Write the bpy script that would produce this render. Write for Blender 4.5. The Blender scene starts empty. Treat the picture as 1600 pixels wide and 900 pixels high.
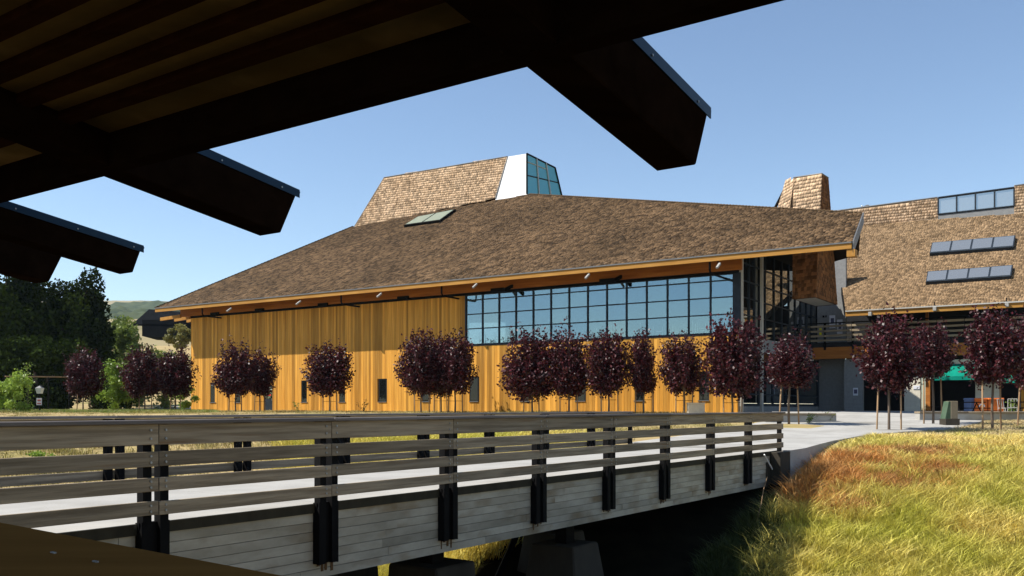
import bpy, bmesh, math, random
import numpy as np
from mathutils import Vector, Matrix, noise as mnoise
R = random.Random(7)
NR = np.random.RandomState(11)
D = bpy.data
scene = bpy.context.scene
col = scene.collection

# ------------------------------------------------------------------ camera, sky, sun, exposure
F = 1450.0            # focal length in photo pixels (photo is 1600 px wide)
HY = 636.0            # horizon row of the photo
EYE = 1.26            # eye above the bridge deck (deck top is z = 0)
cam_data = D.cameras.new('Camera')
cam_data.sensor_width = 36.0
cam_data.lens = F / 1600.0 * 36.0
cam_data.shift_y = (HY - 450.0) / 1600.0
cam_data.clip_start = 0.05
cam_data.clip_end = 12000.0
cam = D.objects.new('Camera', cam_data)
cam.location = (0, 0, EYE)
cam.rotation_euler = (math.radians(90), 0, 0)
col.objects.link(cam)
scene.camera = cam

SUN_EL = math.radians(50.0)
SUN_H = Vector((-0.99, -0.08, 0)).normalized()
SUN_V = Vector((SUN_H.x * math.cos(SUN_EL), SUN_H.y * math.cos(SUN_EL), math.sin(SUN_EL)))
world = D.worlds.new('World')
scene.world = world
world.use_nodes = True
wn = world.node_tree
wn.nodes.clear()
wo = wn.nodes.new('ShaderNodeOutputWorld')
wb = wn.nodes.new('ShaderNodeBackground')
sky = wn.nodes.new('ShaderNodeTexSky')
sky.sky_type = 'NISHITA'
sky.sun_disc = False
sky.sun_elevation = SUN_EL
sky.sun_rotation = math.atan2(SUN_H.x, SUN_H.y)
sky.altitude = 700
sky.air_density = 1.0
sky.dust_density = 0.05
sky.ozone_density = 1.3
wb.inputs['Strength'].default_value = 0.104
wn.links.new(sky.outputs[0], wb.inputs['Color'])
wn.links.new(wb.outputs[0], wo.inputs['Surface'])

sun_data = D.lights.new('sun', 'SUN')
sun_data.energy = 5.0
sun_data.angle = math.radians(0.5)
sun_data.color = (1.0, 0.95, 0.86)
sun = D.objects.new('sun', sun_data)
sun.location = (-60, -10, 90)
sun.rotation_euler = SUN_V.to_track_quat('Z', 'Y').to_euler()
col.objects.link(sun)

vs = scene.view_settings
vs.view_transform = 'Standard'
vs.look = 'None'
vs.exposure = 0.72
vs.gamma = 1.0
vs.use_curve_mapping = False

# ------------------------------------------------------------------ helpers
def P(x, y, Y):
    """photo pixel at distance Y -> world point"""
    return Vector(((x - 800.0) / F * Y, Y, EYE + (HY - y) / F * Y))

def ray(x, y):
    return Vector(((x - 800.0) / F, 1.0, (HY - y) / F))

def hit(x, y, p0, n):
    """photo pixel ray against a plane"""
    d = ray(x, y)
    o = Vector((0, 0, EYE))
    t = (p0 - o).dot(n) / d.dot(n)
    return o + d * t

class MB:
    def __init__(s):
        s.v = []; s.f = []; s.m = []
    def poly(s, pts, m=0):
        i = len(s.v)
        s.v += [tuple(p) for p in pts]
        s.f.append(tuple(range(i, i + len(pts)))); s.m.append(m)
    def hexa(s, b, t, m=0):
        """b, t: 4 points each, same winding"""
        i = len(s.v)
        s.v += [tuple(p) for p in b] + [tuple(p) for p in t]
        a = Vector(b[1]) - Vector(b[0]); c = Vector(b[3]) - Vector(b[0]); u = Vector(t[0]) - Vector(b[0])
        fs = [(3, 2, 1, 0), (4, 5, 6, 7), (0, 1, 5, 4), (1, 2, 6, 5), (2, 3, 7, 6), (3, 0, 4, 7)]
        if a.cross(c).dot(u) < 0:
            fs = [f[::-1] for f in fs]
        for f in fs:
            s.f.append(tuple(i + k for k in f)); s.m.append(m)
    def box(s, lo, hi, m=0):
        x0, y0, z0 = lo; x1, y1, z1 = hi
        s.hexa([(x0, y0, z0), (x1, y0, z0), (x1, y1, z0), (x0, y1, z0)],
               [(x0, y0, z1), (x1, y0, z1), (x1, y1, z1), (x0, y1, z1)], m)
    def obox(s, o, ax, ay, az, m=0):
        o = Vector(o); ax = Vector(ax); ay = Vector(ay); az = Vector(az)
        b = [o, o + ax, o + ax + ay, o + ay]
        s.hexa(b, [p + az for p in b], m)
    def tube(s, pts, rad, n=8, m=0, cap=True):
        pts = [Vector(p) for p in pts]
        if not hasattr(rad, '__len__'):
            rad = [rad] * len(pts)
        rings = []
        for i, p in enumerate(pts):
            if i == 0: t = pts[1] - pts[0]
            elif i == len(pts) - 1: t = pts[-1] - pts[-2]
            else: t = (pts[i + 1] - pts[i]).normalized() + (pts[i] - pts[i - 1]).normalized()
            t.normalize()
            ref = Vector((0, 0, 1)) if abs(t.z) < 0.9 else Vector((1, 0, 0))
            a = t.cross(ref).normalized(); b = t.cross(a)
            k = len(s.v)
            for j in range(n):
                an = 2 * math.pi * j / n
                s.v.append(tuple(p + (a * math.cos(an) - b * math.sin(an)) * rad[i]))
            rings.append(k)
        for i in range(len(rings) - 1):
            for j in range(n):
                j2 = (j + 1) % n
                s.f.append((rings[i] + j, rings[i] + j2, rings[i + 1] + j2, rings[i + 1] + j)); s.m.append(m)
        if cap:
            s.f.append(tuple(rings[0] + j for j in reversed(range(n)))); s.m.append(m)
            s.f.append(tuple(rings[-1] + j for j in range(n))); s.m.append(m)
    def build(s, name, mat, parent=None, smooth=False, bevel=0):
        off = origin_of(parent)
        me = D.meshes.new(name)
        me.from_pydata([(a - off.x, b - off.y, c - off.z) for a, b, c in s.v], [], s.f)
        mats = mat if isinstance(mat, (list, tuple)) else [mat]
        for q in mats: me.materials.append(q)
        if len(mats) > 1:
            me.polygons.foreach_set('material_index', s.m)
        if bevel:
            bm = bmesh.new(); bm.from_mesh(me)
            bmesh.ops.bevel(bm, geom=list(bm.edges), offset=bevel, segments=1, affect='EDGES')
            bm.to_mesh(me); bm.free()
        if smooth:
            me.polygons.foreach_set('use_smooth', [True] * len(me.polygons))
        me.update()
        o = D.objects.new(name, me)
        col.objects.link(o)
        o.parent = parent
        return o

def origin_of(o):
    v = Vector((0, 0, 0))
    while o is not None:
        v += o.location
        o = o.parent
    return v

def tag(o, label=None, cat=None, group=None, kind=None):
    if label: o['label'] = label
    if cat: o['category'] = cat
    if group: o['group'] = group
    if kind: o['kind'] = kind
    return o

def empty(name, loc, label, cat, group=None):
    o = D.objects.new(name, None)
    o.location = loc
    o.empty_display_size = 0.3
    col.objects.link(o)
    return tag(o, label, cat, group)

_cache = {}
def piece(name, parent, o, ax, ay, az, mat, bevel=0.0):
    """box-shaped piece: corner o, edge vectors ax ay az (mutually square); meshes are shared by size"""
    o = Vector(o); ax = Vector(ax); ay = Vector(ay); az = Vector(az)
    if ax.cross(ay).dot(az) < 0:
        o = o + ax; ax = -ax
    L = (round(ax.length, 2), round(ay.length, 3), round(az.length, 2), mat.name, bevel)
    me = _cache.get(L)
    if me is None:
        b = MB(); b.box((0, 0, 0), (ax.length, ay.length, az.length))
        me = D.meshes.new(name); me.from_pydata(b.v, [], b.f)
        if bevel:
            bm = bmesh.new(); bm.from_mesh(me)
            bmesh.ops.bevel(bm, geom=list(bm.edges), offset=bevel, segments=1, affect='EDGES')
            bm.to_mesh(me); bm.free()
        me.materials.append(mat); me.update()
        _cache[L] = me
    ob = D.objects.new(name, me)
    col.objects.link(ob)
    ob.parent = parent
    x = ax.normalized(); y = ay.normalized(); z = az.normalized()
    m = Matrix(((x.x, y.x, z.x, 0), (x.y, y.y, z.y, 0), (x.z, y.z, z.z, 0), (0, 0, 0, 1)))
    q = o - origin_of(parent)
    m.translation = q
    ob.matrix_local = m
    return ob

class Fr:
    """plan frame: a along, d inward, z up"""
    def __init__(s, o, w):
        s.o = Vector((o[0], o[1], 0)); s.w = Vector((w[0], w[1], 0)).normalized()
        s.m = Vector((-s.w.y, s.w.x, 0)) * -1.0
        if s.m.y < 0: s.m = -s.m
    def p(s, a, d, z):
        return s.o + s.w * a + s.m * d + Vector((0, 0, z))
    def a_at(s, x, d=0):
        k = (x - 800.0) / F
        q = s.o + s.m * d
        return (k * q.y - q.x) / (s.w.x - k * s.w.y)
    def d_at(s, x, a=0):
        k = (x - 800.0) / F
        q = s.o + s.w * a
        return (k * q.y - q.x) / (s.m.x - k * s.m.y)
    def z_at(s, x, y, d=0):
        q = s.p(s.a_at(x, d), d, 0)
        return EYE + (HY - y) / F * q.y
    def box(s, mb, a0, a1, d0, d1, z0, z1, m=0):
        mb.obox(s.p(a0, d0, z0), s.w * (a1 - a0), s.m * (d1 - d0), Vector((0, 0, z1 - z0)), m)
    def piece(s, name, parent, a0, a1, d0, d1, z0, z1, mat, bevel=0.0):
        return piece(name, parent, s.p(a0, d0, z0), s.w * (a1 - a0), s.m * (d1 - d0), Vector((0, 0, z1 - z0)), mat, bevel)

# ------------------------------------------------------------------ materials
def mat(name, c1, c2, scale=(1, 1, 1), rough=0.7, detail=5.0, bump=0.0, rnd=0.0, attr=None, attr_amt=0.0,
        metal=0.0, spec=0.12, c3=None, s3=1.0, th3=(0.55, 0.7), lo=0.3, hi=0.7, bscale=None):
    m = D.materials.new(name); m.use_nodes = True
    nt = m.node_tree; N = nt.nodes; L = nt.links
    bs = N['Principled BSDF']
    tc = N.new('ShaderNodeTexCoord'); mp = N.new('ShaderNodeMapping')
    mp.inputs['Scale'].default_value = scale
    oi = N.new('ShaderNodeObjectInfo')
    if rnd:
        mul = N.new('ShaderNodeMath'); mul.operation = 'MULTIPLY'; mul.inputs[1].default_value = 37.0
        L.new(oi.outputs['Random'], mul.inputs[0])
        L.new(mul.outputs[0], mp.inputs['Location'])
    L.new(tc.outputs['Object'], mp.inputs['Vector'])
    nz = N.new('ShaderNodeTexNoise'); nz.inputs['Scale'].default_value = 1.0
    nz.inputs['Detail'].default_value = detail; nz.inputs['Roughness'].default_value = 0.62
    L.new(mp.outputs[0], nz.inputs['Vector'])
    rp = N.new('ShaderNodeValToRGB')
    rp.color_ramp.elements[0].position = lo; rp.color_ramp.elements[0].color = (*c1, 1)
    rp.color_ramp.elements[1].position = hi; rp.color_ramp.elements[1].color = (*c2, 1)
    L.new(nz.outputs['Fac'], rp.inputs['Fac'])
    out = rp.outputs['Color']
    if c3:
        n3 = N.new('ShaderNodeTexNoise'); n3.inputs['Scale'].default_value = s3; n3.inputs['Detail'].default_value = 4
        L.new(tc.outputs['Object'] if not rnd else mp.outputs[0], n3.inputs['Vector'])
        mr = N.new('ShaderNodeMapRange'); mr.inputs[1].default_value = th3[0]; mr.inputs[2].default_value = th3[1]
        L.new(n3.outputs['Fac'], mr.inputs[0])
        mx = N.new('ShaderNodeMix'); mx.data_type = 'RGBA'
        L.new(mr.outputs[0], mx.inputs[0]); L.new(out, mx.inputs[6]); mx.inputs[7].default_value = (*c3, 1)
        out = mx.outputs[2]
    amt = rnd if not attr else attr_amt
    if amt:
        if attr:
            at = N.new('ShaderNodeAttribute'); at.attribute_name = attr; src = at.outputs['Fac']
        else:
            src = oi.outputs['Random']
        mr2 = N.new('ShaderNodeMapRange'); mr2.inputs[3].default_value = 1 - amt; mr2.inputs[4].default_value = 1 + amt
        L.new(src, mr2.inputs[0])
        hs = N.new('ShaderNodeHueSaturation')
        L.new(mr2.outputs[0], hs.inputs['Value']); L.new(out, hs.inputs['Color'])
        out = hs.outputs['Color']
    L.new(out, bs.inputs['Base Color'])
    bs.inputs['Roughness'].default_value = rough
    bs.inputs['Metallic'].default_value = metal
    bs.inputs['Specular IOR Level'].default_value = spec
    if bump:
        bp = N.new('ShaderNodeBump'); bp.inputs['Strength'].default_value = bump; bp.inputs['Distance'].default_value = 0.02
        src = nz.outputs['Fac']
        if bscale:
            n4 = N.new('ShaderNodeTexNoise'); n4.inputs['Scale'].default_value = bscale; n4.inputs['Detail'].default_value = 6
            L.new(tc.outputs['Object'], n4.inputs['Vector']); src = n4.outputs['Fac']
        L.new(src, bp.inputs['Height']); L.new(bp.outputs[0], bs.inputs['Normal'])
    return m

def leaf_mat(name, c1, c2, rough=0.45, trans=0.35, spec=0.5):
    m = D.materials.new(name); m.use_nodes = True
    nt = m.node_tree; N = nt.nodes; L = nt.links
    bs = N['Principled BSDF']
    at = N.new('ShaderNodeAttribute'); at.attribute_name = 'rnd'
    mx = N.new('ShaderNodeMix'); mx.data_type = 'RGBA'
    mx.inputs[6].default_value = (*c1, 1); mx.inputs[7].default_value = (*c2, 1)
    L.new(at.outputs['Fac'], mx.inputs[0])
    L.new(mx.outputs[2], bs.inputs['Base Color'])
    bs.inputs['Roughness'].default_value = rough
    bs.inputs['Specular IOR Level'].default_value = spec
    if trans:
        tr = N.new('ShaderNodeBsdfTranslucent'); L.new(mx.outputs[2], tr.inputs['Color'])
        ms = N.new('ShaderNodeMixShader'); ms.inputs[0].default_value = trans
        L.new(bs.outputs[0], ms.inputs[1]); L.new(tr.outputs[0], ms.inputs[2])
        L.new(ms.outputs[0], N['Material Output'].inputs['Surface'])
    return m

def col_mat(name, attr='Col', rough=0.6, trans=0.25):
    m = D.materials.new(name); m.use_nodes = True
    nt = m.node_tree; N = nt.nodes; L = nt.links
    bs = N['Principled BSDF']
    at = N.new('ShaderNodeAttribute'); at.attribute_name = attr
    L.new(at.outputs['Color'], bs.inputs['Base Color'])
    bs.inputs['Roughness'].default_value = rough
    bs.inputs['Specular IOR Level'].default_value = 0.3
    tr = N.new('ShaderNodeBsdfTranslucent'); L.new(at.outputs['Color'], tr.inputs['Color'])
    ms = N.new('ShaderNodeMixShader'); ms.inputs[0].default_value = trans
    L.new(bs.outputs[0], ms.inputs[1]); L.new(tr.outputs[0], ms.inputs[2])
    L.new(ms.outputs[0], N['Material Output'].inputs['Surface'])
    return m

def glass_mat(name, tint, dark, fac, rough=0.02, see=0.0):
    """coated glazing: tinted mirror over dark interior, optionally partly see-through"""
    m = D.materials.new(name); m.use_nodes = True
    nt = m.node_tree; N = nt.nodes; L = nt.links
    N.remove(N['Principled BSDF'])
    gl = N.new('ShaderNodeBsdfGlossy'); gl.inputs['Color'].default_value = (*tint, 1); gl.inputs['Roughness'].default_value = rough
    df = N.new('ShaderNodeBsdfDiffuse'); df.inputs['Color'].default_value = (*dark, 1)
    tc = N.new('ShaderNodeTexCoord'); nz = N.new('ShaderNodeTexNoise'); nz.inputs['Scale'].default_value = 0.7
    nz.inputs['Detail'].default_value = 1.0
    L.new(tc.outputs['Object'], nz.inputs['Vector'])
    bp = N.new('ShaderNodeBump'); bp.inputs['Strength'].default_value = 0.02; bp.inputs['Distance'].default_value = 0.05
    L.new(nz.outputs['Fac'], bp.inputs['Height']); L.new(bp.outputs[0], gl.inputs['Normal'])
    ms = N.new('ShaderNodeMixShader'); ms.inputs[0].default_value = fac
    base = df
    if see:
        tp = N.new('ShaderNodeBsdfTransparent'); tp.inputs['Color'].default_value = (0.75, 0.85, 0.85, 1)
        m2 = N.new('ShaderNodeMixShader'); m2.inputs[0].default_value = see
        L.new(df.outputs[0], m2.inputs[1]); L.new(tp.outputs[0], m2.inputs[2]); base = m2
    L.new(base.outputs[0], ms.inputs[1]); L.new(gl.outputs[0], ms.inputs[2])
    L.new(ms.outputs[0], N['Material Output'].inputs['Surface'])
    return m

MT = {}
MT['cedar'] = mat('cedar_boards', (0.41, 0.182, 0.025), (0.62, 0.315, 0.058), (7, 7, 0.35), 0.62, rnd=0.36, bump=0.15, c3=(0.31, 0.12, 0.012), s3=0.6, th3=(0.58, 0.88))
MT['cedar_dark'] = mat('cedar_beam', (0.26, 0.085, 0.018), (0.42, 0.16, 0.035), (0.5, 8, 8), 0.6, rnd=0.1)
MT['fascia'] = mat('fascia_board', (0.30, 0.14, 0.028), (0.42, 0.22, 0.055), (0.6, 6, 6), 0.6)
MT['shake_brown'] = mat('cedar_shakes_brown', (0.062, 0.038, 0.020), (0.132, 0.083, 0.045), (0.9, 0.9, 0.9), 0.85, attr='rnd', attr_amt=0.60, bump=0.25, bscale=25, c3=(0.054, 0.034, 0.018), s3=0.16, th3=(0.45, 0.75))
MT['shake_tan'] = mat('cedar_shakes_tan', (0.168, 0.110, 0.060), (0.25, 0.168, 0.096), (0.8, 0.8, 0.8), 0.85, attr='rnd', attr_amt=0.46, bump=0.25, bscale=25)
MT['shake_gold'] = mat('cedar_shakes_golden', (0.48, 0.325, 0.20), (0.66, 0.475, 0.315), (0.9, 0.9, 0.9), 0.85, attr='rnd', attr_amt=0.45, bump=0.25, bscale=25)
MT['shake_red_shade'] = mat('shaded_russet_shakes', (0.11, 0.048, 0.020), (0.22, 0.10, 0.04), (1.2, 1.2, 1.2), 0.85, attr='rnd', attr_amt=0.5, bump=0.25, bscale=25)  # darker shingles paint shade onto the shaft's lower part and right face
MT['grey_wood'] = mat('weathered_railing_wood', (0.18, 0.14, 0.095), (0.33, 0.265, 0.185), (0.7, 9, 16), 0.8, rnd=0.24, lo=0.38, hi=0.62, bump=0.3, c3=(0.20, 0.11, 0.05), s3=0.9, th3=(0.60, 0.80), detail=7)
MT['cap_wood'] = mat('weathered_cap_rail_wood', (0.10, 0.085, 0.078), (0.19, 0.165, 0.15), (0.5, 10, 10), 0.6, rnd=0.15, bump=0.15)
MT['steel_black'] = mat('black_painted_steel', (0.004, 0.004, 0.0045), (0.009, 0.0085, 0.0085), (3, 3, 3), 0.7, spec=0.05)
MT['steel_dark'] = mat('dark_bronze_frame', (0.016, 0.022, 0.03), (0.028, 0.036, 0.046), (3, 3, 3), 0.45)
MT['bolt'] = mat('galvanised_bolt', (0.20, 0.20, 0.20), (0.32, 0.32, 0.32), (9, 9, 9), 0.45, metal=0.7)
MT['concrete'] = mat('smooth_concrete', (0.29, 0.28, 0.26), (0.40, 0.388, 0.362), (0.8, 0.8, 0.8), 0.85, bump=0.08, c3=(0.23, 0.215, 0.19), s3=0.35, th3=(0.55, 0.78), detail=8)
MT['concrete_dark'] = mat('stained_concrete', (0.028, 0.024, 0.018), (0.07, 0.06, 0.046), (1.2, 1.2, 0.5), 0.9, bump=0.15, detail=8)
MT['slab_edge'] = mat('damp_stained_slab_edge', (0.022, 0.020, 0.014), (0.045, 0.04, 0.028), (4, 4, 0.8), 0.8, c3=(0.12, 0.12, 0.10), s3=3.0, th3=(0.66, 0.74), detail=7)
MT['form_concrete'] = mat('board_formed_concrete', (0.24, 0.213, 0.16), (0.46, 0.42, 0.34), (0.9, 2.5, 2.0), 0.85, rnd=0.13, bump=0.25, c3=(0.19, 0.135, 0.075), s3=1.1, th3=(0.52, 0.74), detail=8)
MT['rust'] = mat('rust_stain', (0.075, 0.04, 0.016), (0.13, 0.075, 0.035), (9, 9, 9), 0.9)
MT['stucco_grey'] = mat('grey_stucco', (0.20, 0.20, 0.20), (0.26, 0.26, 0.255), (6, 6, 6), 0.9, bump=0.1)
MT['stucco_cream'] = mat('cream_stucco', (0.55, 0.50, 0.40), (0.66, 0.61, 0.50), (5, 5, 5), 0.9, bump=0.1)
MT['white_panel'] = mat('white_metal_panel', (0.74, 0.74, 0.73), (0.80, 0.80, 0.79), (0.5, 0.5, 0.5), 0.5)
MT['white_paint'] = mat('white_paint', (0.72, 0.72, 0.70), (0.80, 0.80, 0.78), (3, 3, 3), 0.5)
MT['pale_frame'] = mat('pale_aluminium', (0.42, 0.40, 0.36), (0.50, 0.48, 0.44), (2, 2, 2), 0.45, metal=0.2)
MT['gutter'] = mat('grey_metal_gutter', (0.13, 0.13, 0.13), (0.19, 0.187, 0.182), (2, 2, 2), 0.45, metal=0.4)
MT['glass'] = glass_mat('blue_window_glass', (0.34, 0.44, 0.48), (0.02, 0.03, 0.035), 0.50, see=0.85)
MT['glass_dark'] = glass_mat('dark_window_glass', (0.62, 0.64, 0.62), (0.012, 0.014, 0.016), 0.60)
MT['glass_slit'] = glass_mat('slit_window_glass', (0.40, 0.42, 0.42), (0.008, 0.009, 0.009), 0.07)
MT['glass_teal'] = glass_mat('teal_skylight_glass', (0.42, 0.74, 0.70), (0.07, 0.26, 0.24), 0.45)
MT['glass_sky'] = glass_mat('pale_skylight_glass', (0.62, 0.72, 0.66), (0.26, 0.31, 0.26), 0.40, rough=0.12)
MT['glass_sky2'] = glass_mat('grey_skylight_glass', (0.80, 0.82, 0.80), (0.20, 0.205, 0.20), 0.5, rough=0.05)
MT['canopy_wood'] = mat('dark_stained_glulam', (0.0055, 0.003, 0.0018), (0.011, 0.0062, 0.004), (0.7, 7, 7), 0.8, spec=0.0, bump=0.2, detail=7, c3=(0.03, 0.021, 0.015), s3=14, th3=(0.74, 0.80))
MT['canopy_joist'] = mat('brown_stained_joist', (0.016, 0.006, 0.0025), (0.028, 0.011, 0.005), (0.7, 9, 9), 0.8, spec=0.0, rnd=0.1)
MT['canopy_deck'] = mat('ochre_ceiling_panel', (0.12, 0.075, 0.024), (0.165, 0.104, 0.036), (1.5, 4, 4), 0.8, spec=0.0, c3=(0.24, 0.15, 0.06), s3=1.5)
MT['flash_blue'] = mat('blue_grey_flashing', (0.008, 0.022, 0.042), (0.013, 0.032, 0.058), (3, 3, 3), 0.35, metal=0.3)
MT['parapet_wood'] = mat('brown_parapet_cap', (0.36, 0.175, 0.05), (0.48, 0.24, 0.07), (1.2, 9, 9), 0.7, spec=0.0, bump=0.1, detail=8)
MT['bark'] = mat('grey_brown_bark', (0.10, 0.075, 0.055), (0.19, 0.145, 0.11), (9, 9, 2), 0.9, bump=0.3)
MT['stake'] = mat('lodgepole_stake', (0.24, 0.15, 0.085), (0.36, 0.24, 0.14), (8, 8, 1.5), 0.8, rnd=0.15)
MT['plum'] = leaf_mat('purple_plum_leaf', (0.010, 0.002, 0.003), (0.090, 0.014, 0.020), 0.45, 0.22, 0.34)
MT['leaf_dark'] = leaf_mat('dark_evergreen_leaf', (0.004, 0.008, 0.002), (0.042, 0.066, 0.010), 0.85, 0.15, 0.02)
MT['leaf_green'] = leaf_mat('mid_green_leaf', (0.09, 0.14, 0.022), (0.21, 0.26, 0.05), 0.5, 0.35, 0.35)
MT['leaf_lime'] = leaf_mat('bright_green_leaf', (0.14, 0.23, 0.02), (0.31, 0.42, 0.07), 0.45, 0.4, 0.4)
MT['leaf_olive'] = leaf_mat('olive_yellow_leaf', (0.12, 0.12, 0.03), (0.26, 0.23, 0.06), 0.5, 0.35, 0.3)
MT['grass'] = col_mat('grass_blades')
MT['dirt'] = mat('dry_grass_soil', (0.27, 0.195, 0.09), (0.42, 0.32, 0.15), (0.9, 0.9, 0.9), 0.95, bump=0.4, c3=(0.16, 0.155, 0.045), s3=0.11, th3=(0.52, 0.68), detail=9)
MT['hill_dry'] = mat('dry_grass_hill', (0.22, 0.175, 0.09), (0.30, 0.245, 0.135), (0.01, 0.01, 0.01), 0.95, c3=(0.09, 0.10, 0.045), s3=0.014, th3=(0.52, 0.6), detail=8)
MT['hill_wood'] = mat('wooded_hill', (0.030, 0.045, 0.022), (0.075, 0.09, 0.04), (0.05, 0.05, 0.05), 0.95, detail=8)
MT['ditch_shade'] = mat('shade_darkened_soil', (0.008, 0.0075, 0.005), (0.020, 0.017, 0.010), (1.5, 1.5, 1.5), 0.95, bump=0.4, spec=0.0)  # near-black tone stands for the shade in the ditch
MT['lamp_metal'] = mat('pale_lamp_housing', (0.28, 0.27, 0.25), (0.36, 0.35, 0.33), (3, 3, 3), 0.5)
MT['green_awning'] = mat('green_canvas', (0.0, 0.16, 0.11), (0.004, 0.23, 0.165), (2, 2, 2), 0.7)
MT['orange'] = mat('orange_plastic', (0.62, 0.14, 0.025), (0.72, 0.18, 0.035), (3, 3, 3), 0.5)
MT['blue_plastic'] = mat('blue_grey_plastic', (0.10, 0.14, 0.25), (0.13, 0.18, 0.30), (3, 3, 3), 0.5)
MT['green_metal'] = mat('green_utility_paint', (0.05, 0.085, 0.055), (0.08, 0.12, 0.08), (3, 3, 3), 0.55)
MT['tan_metal'] = mat('tan_utility_paint', (0.20, 0.17, 0.12), (0.26, 0.22, 0.16), (3, 3, 3), 0.6)
MT['barn'] = mat('dark_barn_roof', (0.007, 0.0075, 0.009), (0.013, 0.014, 0.016), (1, 1, 1), 0.9, spec=0.0)
MT['void'] = mat('dark_interior', (0.018, 0.018, 0.02), (0.03, 0.03, 0.032), (1, 1, 1), 0.9)
MT['paper'] = mat('poster_paper', (0.62, 0.62, 0.66), (0.70, 0.70, 0.74), (2, 2, 2), 0.7)
MT['ink'] = mat('poster_dark_print', (0.05, 0.05, 0.09), (0.12, 0.12, 0.2), (5, 5, 5), 0.7)
MT['yellow'] = mat('yellow_tag', (0.55, 0.50, 0.02), (0.62, 0.56, 0.03), (3, 3, 3), 0.6)
MT['red'] = mat('red_print', (0.45, 0.04, 0.03), (0.5, 0.05, 0.04), (3, 3, 3), 0.6)
MT['asphalt'] = mat('pale_gravel_track', (0.36, 0.31, 0.25), (0.46, 0.41, 0.34), (0.6, 0.6, 0.6), 0.95)

# ------------------------------------------------------------------ fast mesh helpers
def fast_mesh(name, verts, faces_sizes, loops, mats, fattr=None, cattr=None, smooth=False):
    me = D.meshes.new(name)
    nv = len(verts)
    me.vertices.add(nv)
    me.vertices.foreach_set('co', np.asarray(verts, dtype=np.float32).ravel())
    me.loops.add(len(loops))
    me.loops.foreach_set('vertex_index', np.asarray(loops, dtype=np.int32))
    sizes = np.asarray(faces_sizes, dtype=np.int32)
    me.polygons.add(len(sizes))
    me.polygons.foreach_set('loop_start', np.concatenate([[0], np.cumsum(sizes)[:-1]]).astype(np.int32))
    if smooth:
        me.polygons.foreach_set('use_smooth', np.ones(len(sizes), dtype=bool))
    for m in mats: me.materials.append(m)
    if fattr is not None:
        a = me.attributes.new('rnd', 'FLOAT', 'POINT'); a.data.foreach_set('value', np.asarray(fattr, dtype=np.float32))
    if cattr is not None:
        a = me.attributes.new('Col', 'FLOAT_COLOR', 'POINT')
        c = np.ones((nv, 4), dtype=np.float32); c[:, :3] = cattr
        a.data.foreach_set('color', c.ravel())
    me.update(calc_edges=True)
    me.validate()
    return me

def link(name, me, parent=None, loc=None):
    o = D.objects.new(name, me); col.objects.link(o)
    if parent: o.parent = parent
    if loc is not None: o.location = loc
    return o

def leaves_mesh(name, pos, size, mats, updir=0.3, aspect=0.55, rnd=None):
    """rhombus leaves at pos (N,3), per-leaf size (N,)"""
    n = len(pos)
    d = NR.normal(size=(n, 3)); d[:, 2] += updir
    d /= np.linalg.norm(d, axis=1)[:, None]
    e = NR.normal(size=(n, 3)); e -= (e * d).sum(1)[:, None] * d
    e /= np.linalg.norm(e, axis=1)[:, None]
    s = size[:, None]
    v = np.empty((n, 4, 3))
    v[:, 0] = pos - d * s * 0.5
    v[:, 1] = pos + e * s * aspect * 0.5
    v[:, 2] = pos + d * s * 0.5
    v[:, 3] = pos - e * s * aspect * 0.5
    r = NR.rand(n) if rnd is None else rnd
    return fast_mesh(name, v.reshape(-1, 3), np.full(n, 4), np.arange(n * 4), mats, fattr=np.repeat(r, 4))

# ------------------------------------------------------------------ terrain
def sstep(t):
    t = max(0.0, min(1.0, t)); return t * t * (3 - 2 * t)

def H(x, y):
    yy = y
    if yy < 7: z = -0.42
    elif yy < 13: z = -0.42 - 2.53 * sstep((yy - 7) / 6.0)
    elif yy < 19.8: z = -2.95
    elif yy < 28.5: z = -2.95 + (yy - 19.8) * 0.298
    elif yy < 31.5:
        t = (yy - 28.5) / 3.0
        z = -0.357 + 0.894 * t - 0.894 * t * t / 2 + 0.12 * t * t / 2
        z = min(z, 0.14)
    elif yy < 50: z = 0.14 + (yy - 31.5) * 0.041
    else: z = 0.9
    if yy > 92:
        k = sstep((yy - 92) / 170.0)
        z += 17.0 * k * sstep((20 - x) / 60.0)
    n = mnoise.noise(Vector((x * 0.22, y * 0.22, 0.0)))
    if 7 < yy < 60: z += 0.07 * n
    if yy >= 60: z += 0.1 * n * min(1, (yy - 60) / 40 + 0.3)
    return z

def grid_sheet(name, xs, ys, fz, m, smooth=True):
    nx, ny = len(xs), len(ys)
    v = np.array([(x, y, fz(x, y)) for y in ys for x in xs])
    i = np.arange(nx - 1)[None, :] + nx * np.arange(ny - 1)[:, None]
    q = np.stack([i, i + 1, i + 1 + nx, i + nx], -1).reshape(-1, 4)
    me = fast_mesh(name, v, np.full(len(q), 4), q.ravel(), [m], smooth=smooth)
    return link(name, me)

xs = [-2600, -1800, -1200, -800, -500, -300, -200, -140, -100, -80, -65, -54, -46] + [x * 1.0 for x in range(-40, 41)] + [46, 54, 65, 80, 110, 160, 250, 400, 800, 1500, 2600]
ys = [-600, -400, -250, -150, -60, -25, -10, 0, 5] + [5.5 + 0.5 * i for i in range(64)] + [38 + i for i in range(1, 45)] + [86 + 5 * i for i in range(60)] + [420, 520, 700, 1000, 1600, 2600]
def in_ditch(x, y):
    return False
ground = tag(grid_sheet('ground', xs, ys, H, MT['dirt']), kind='structure')

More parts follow.
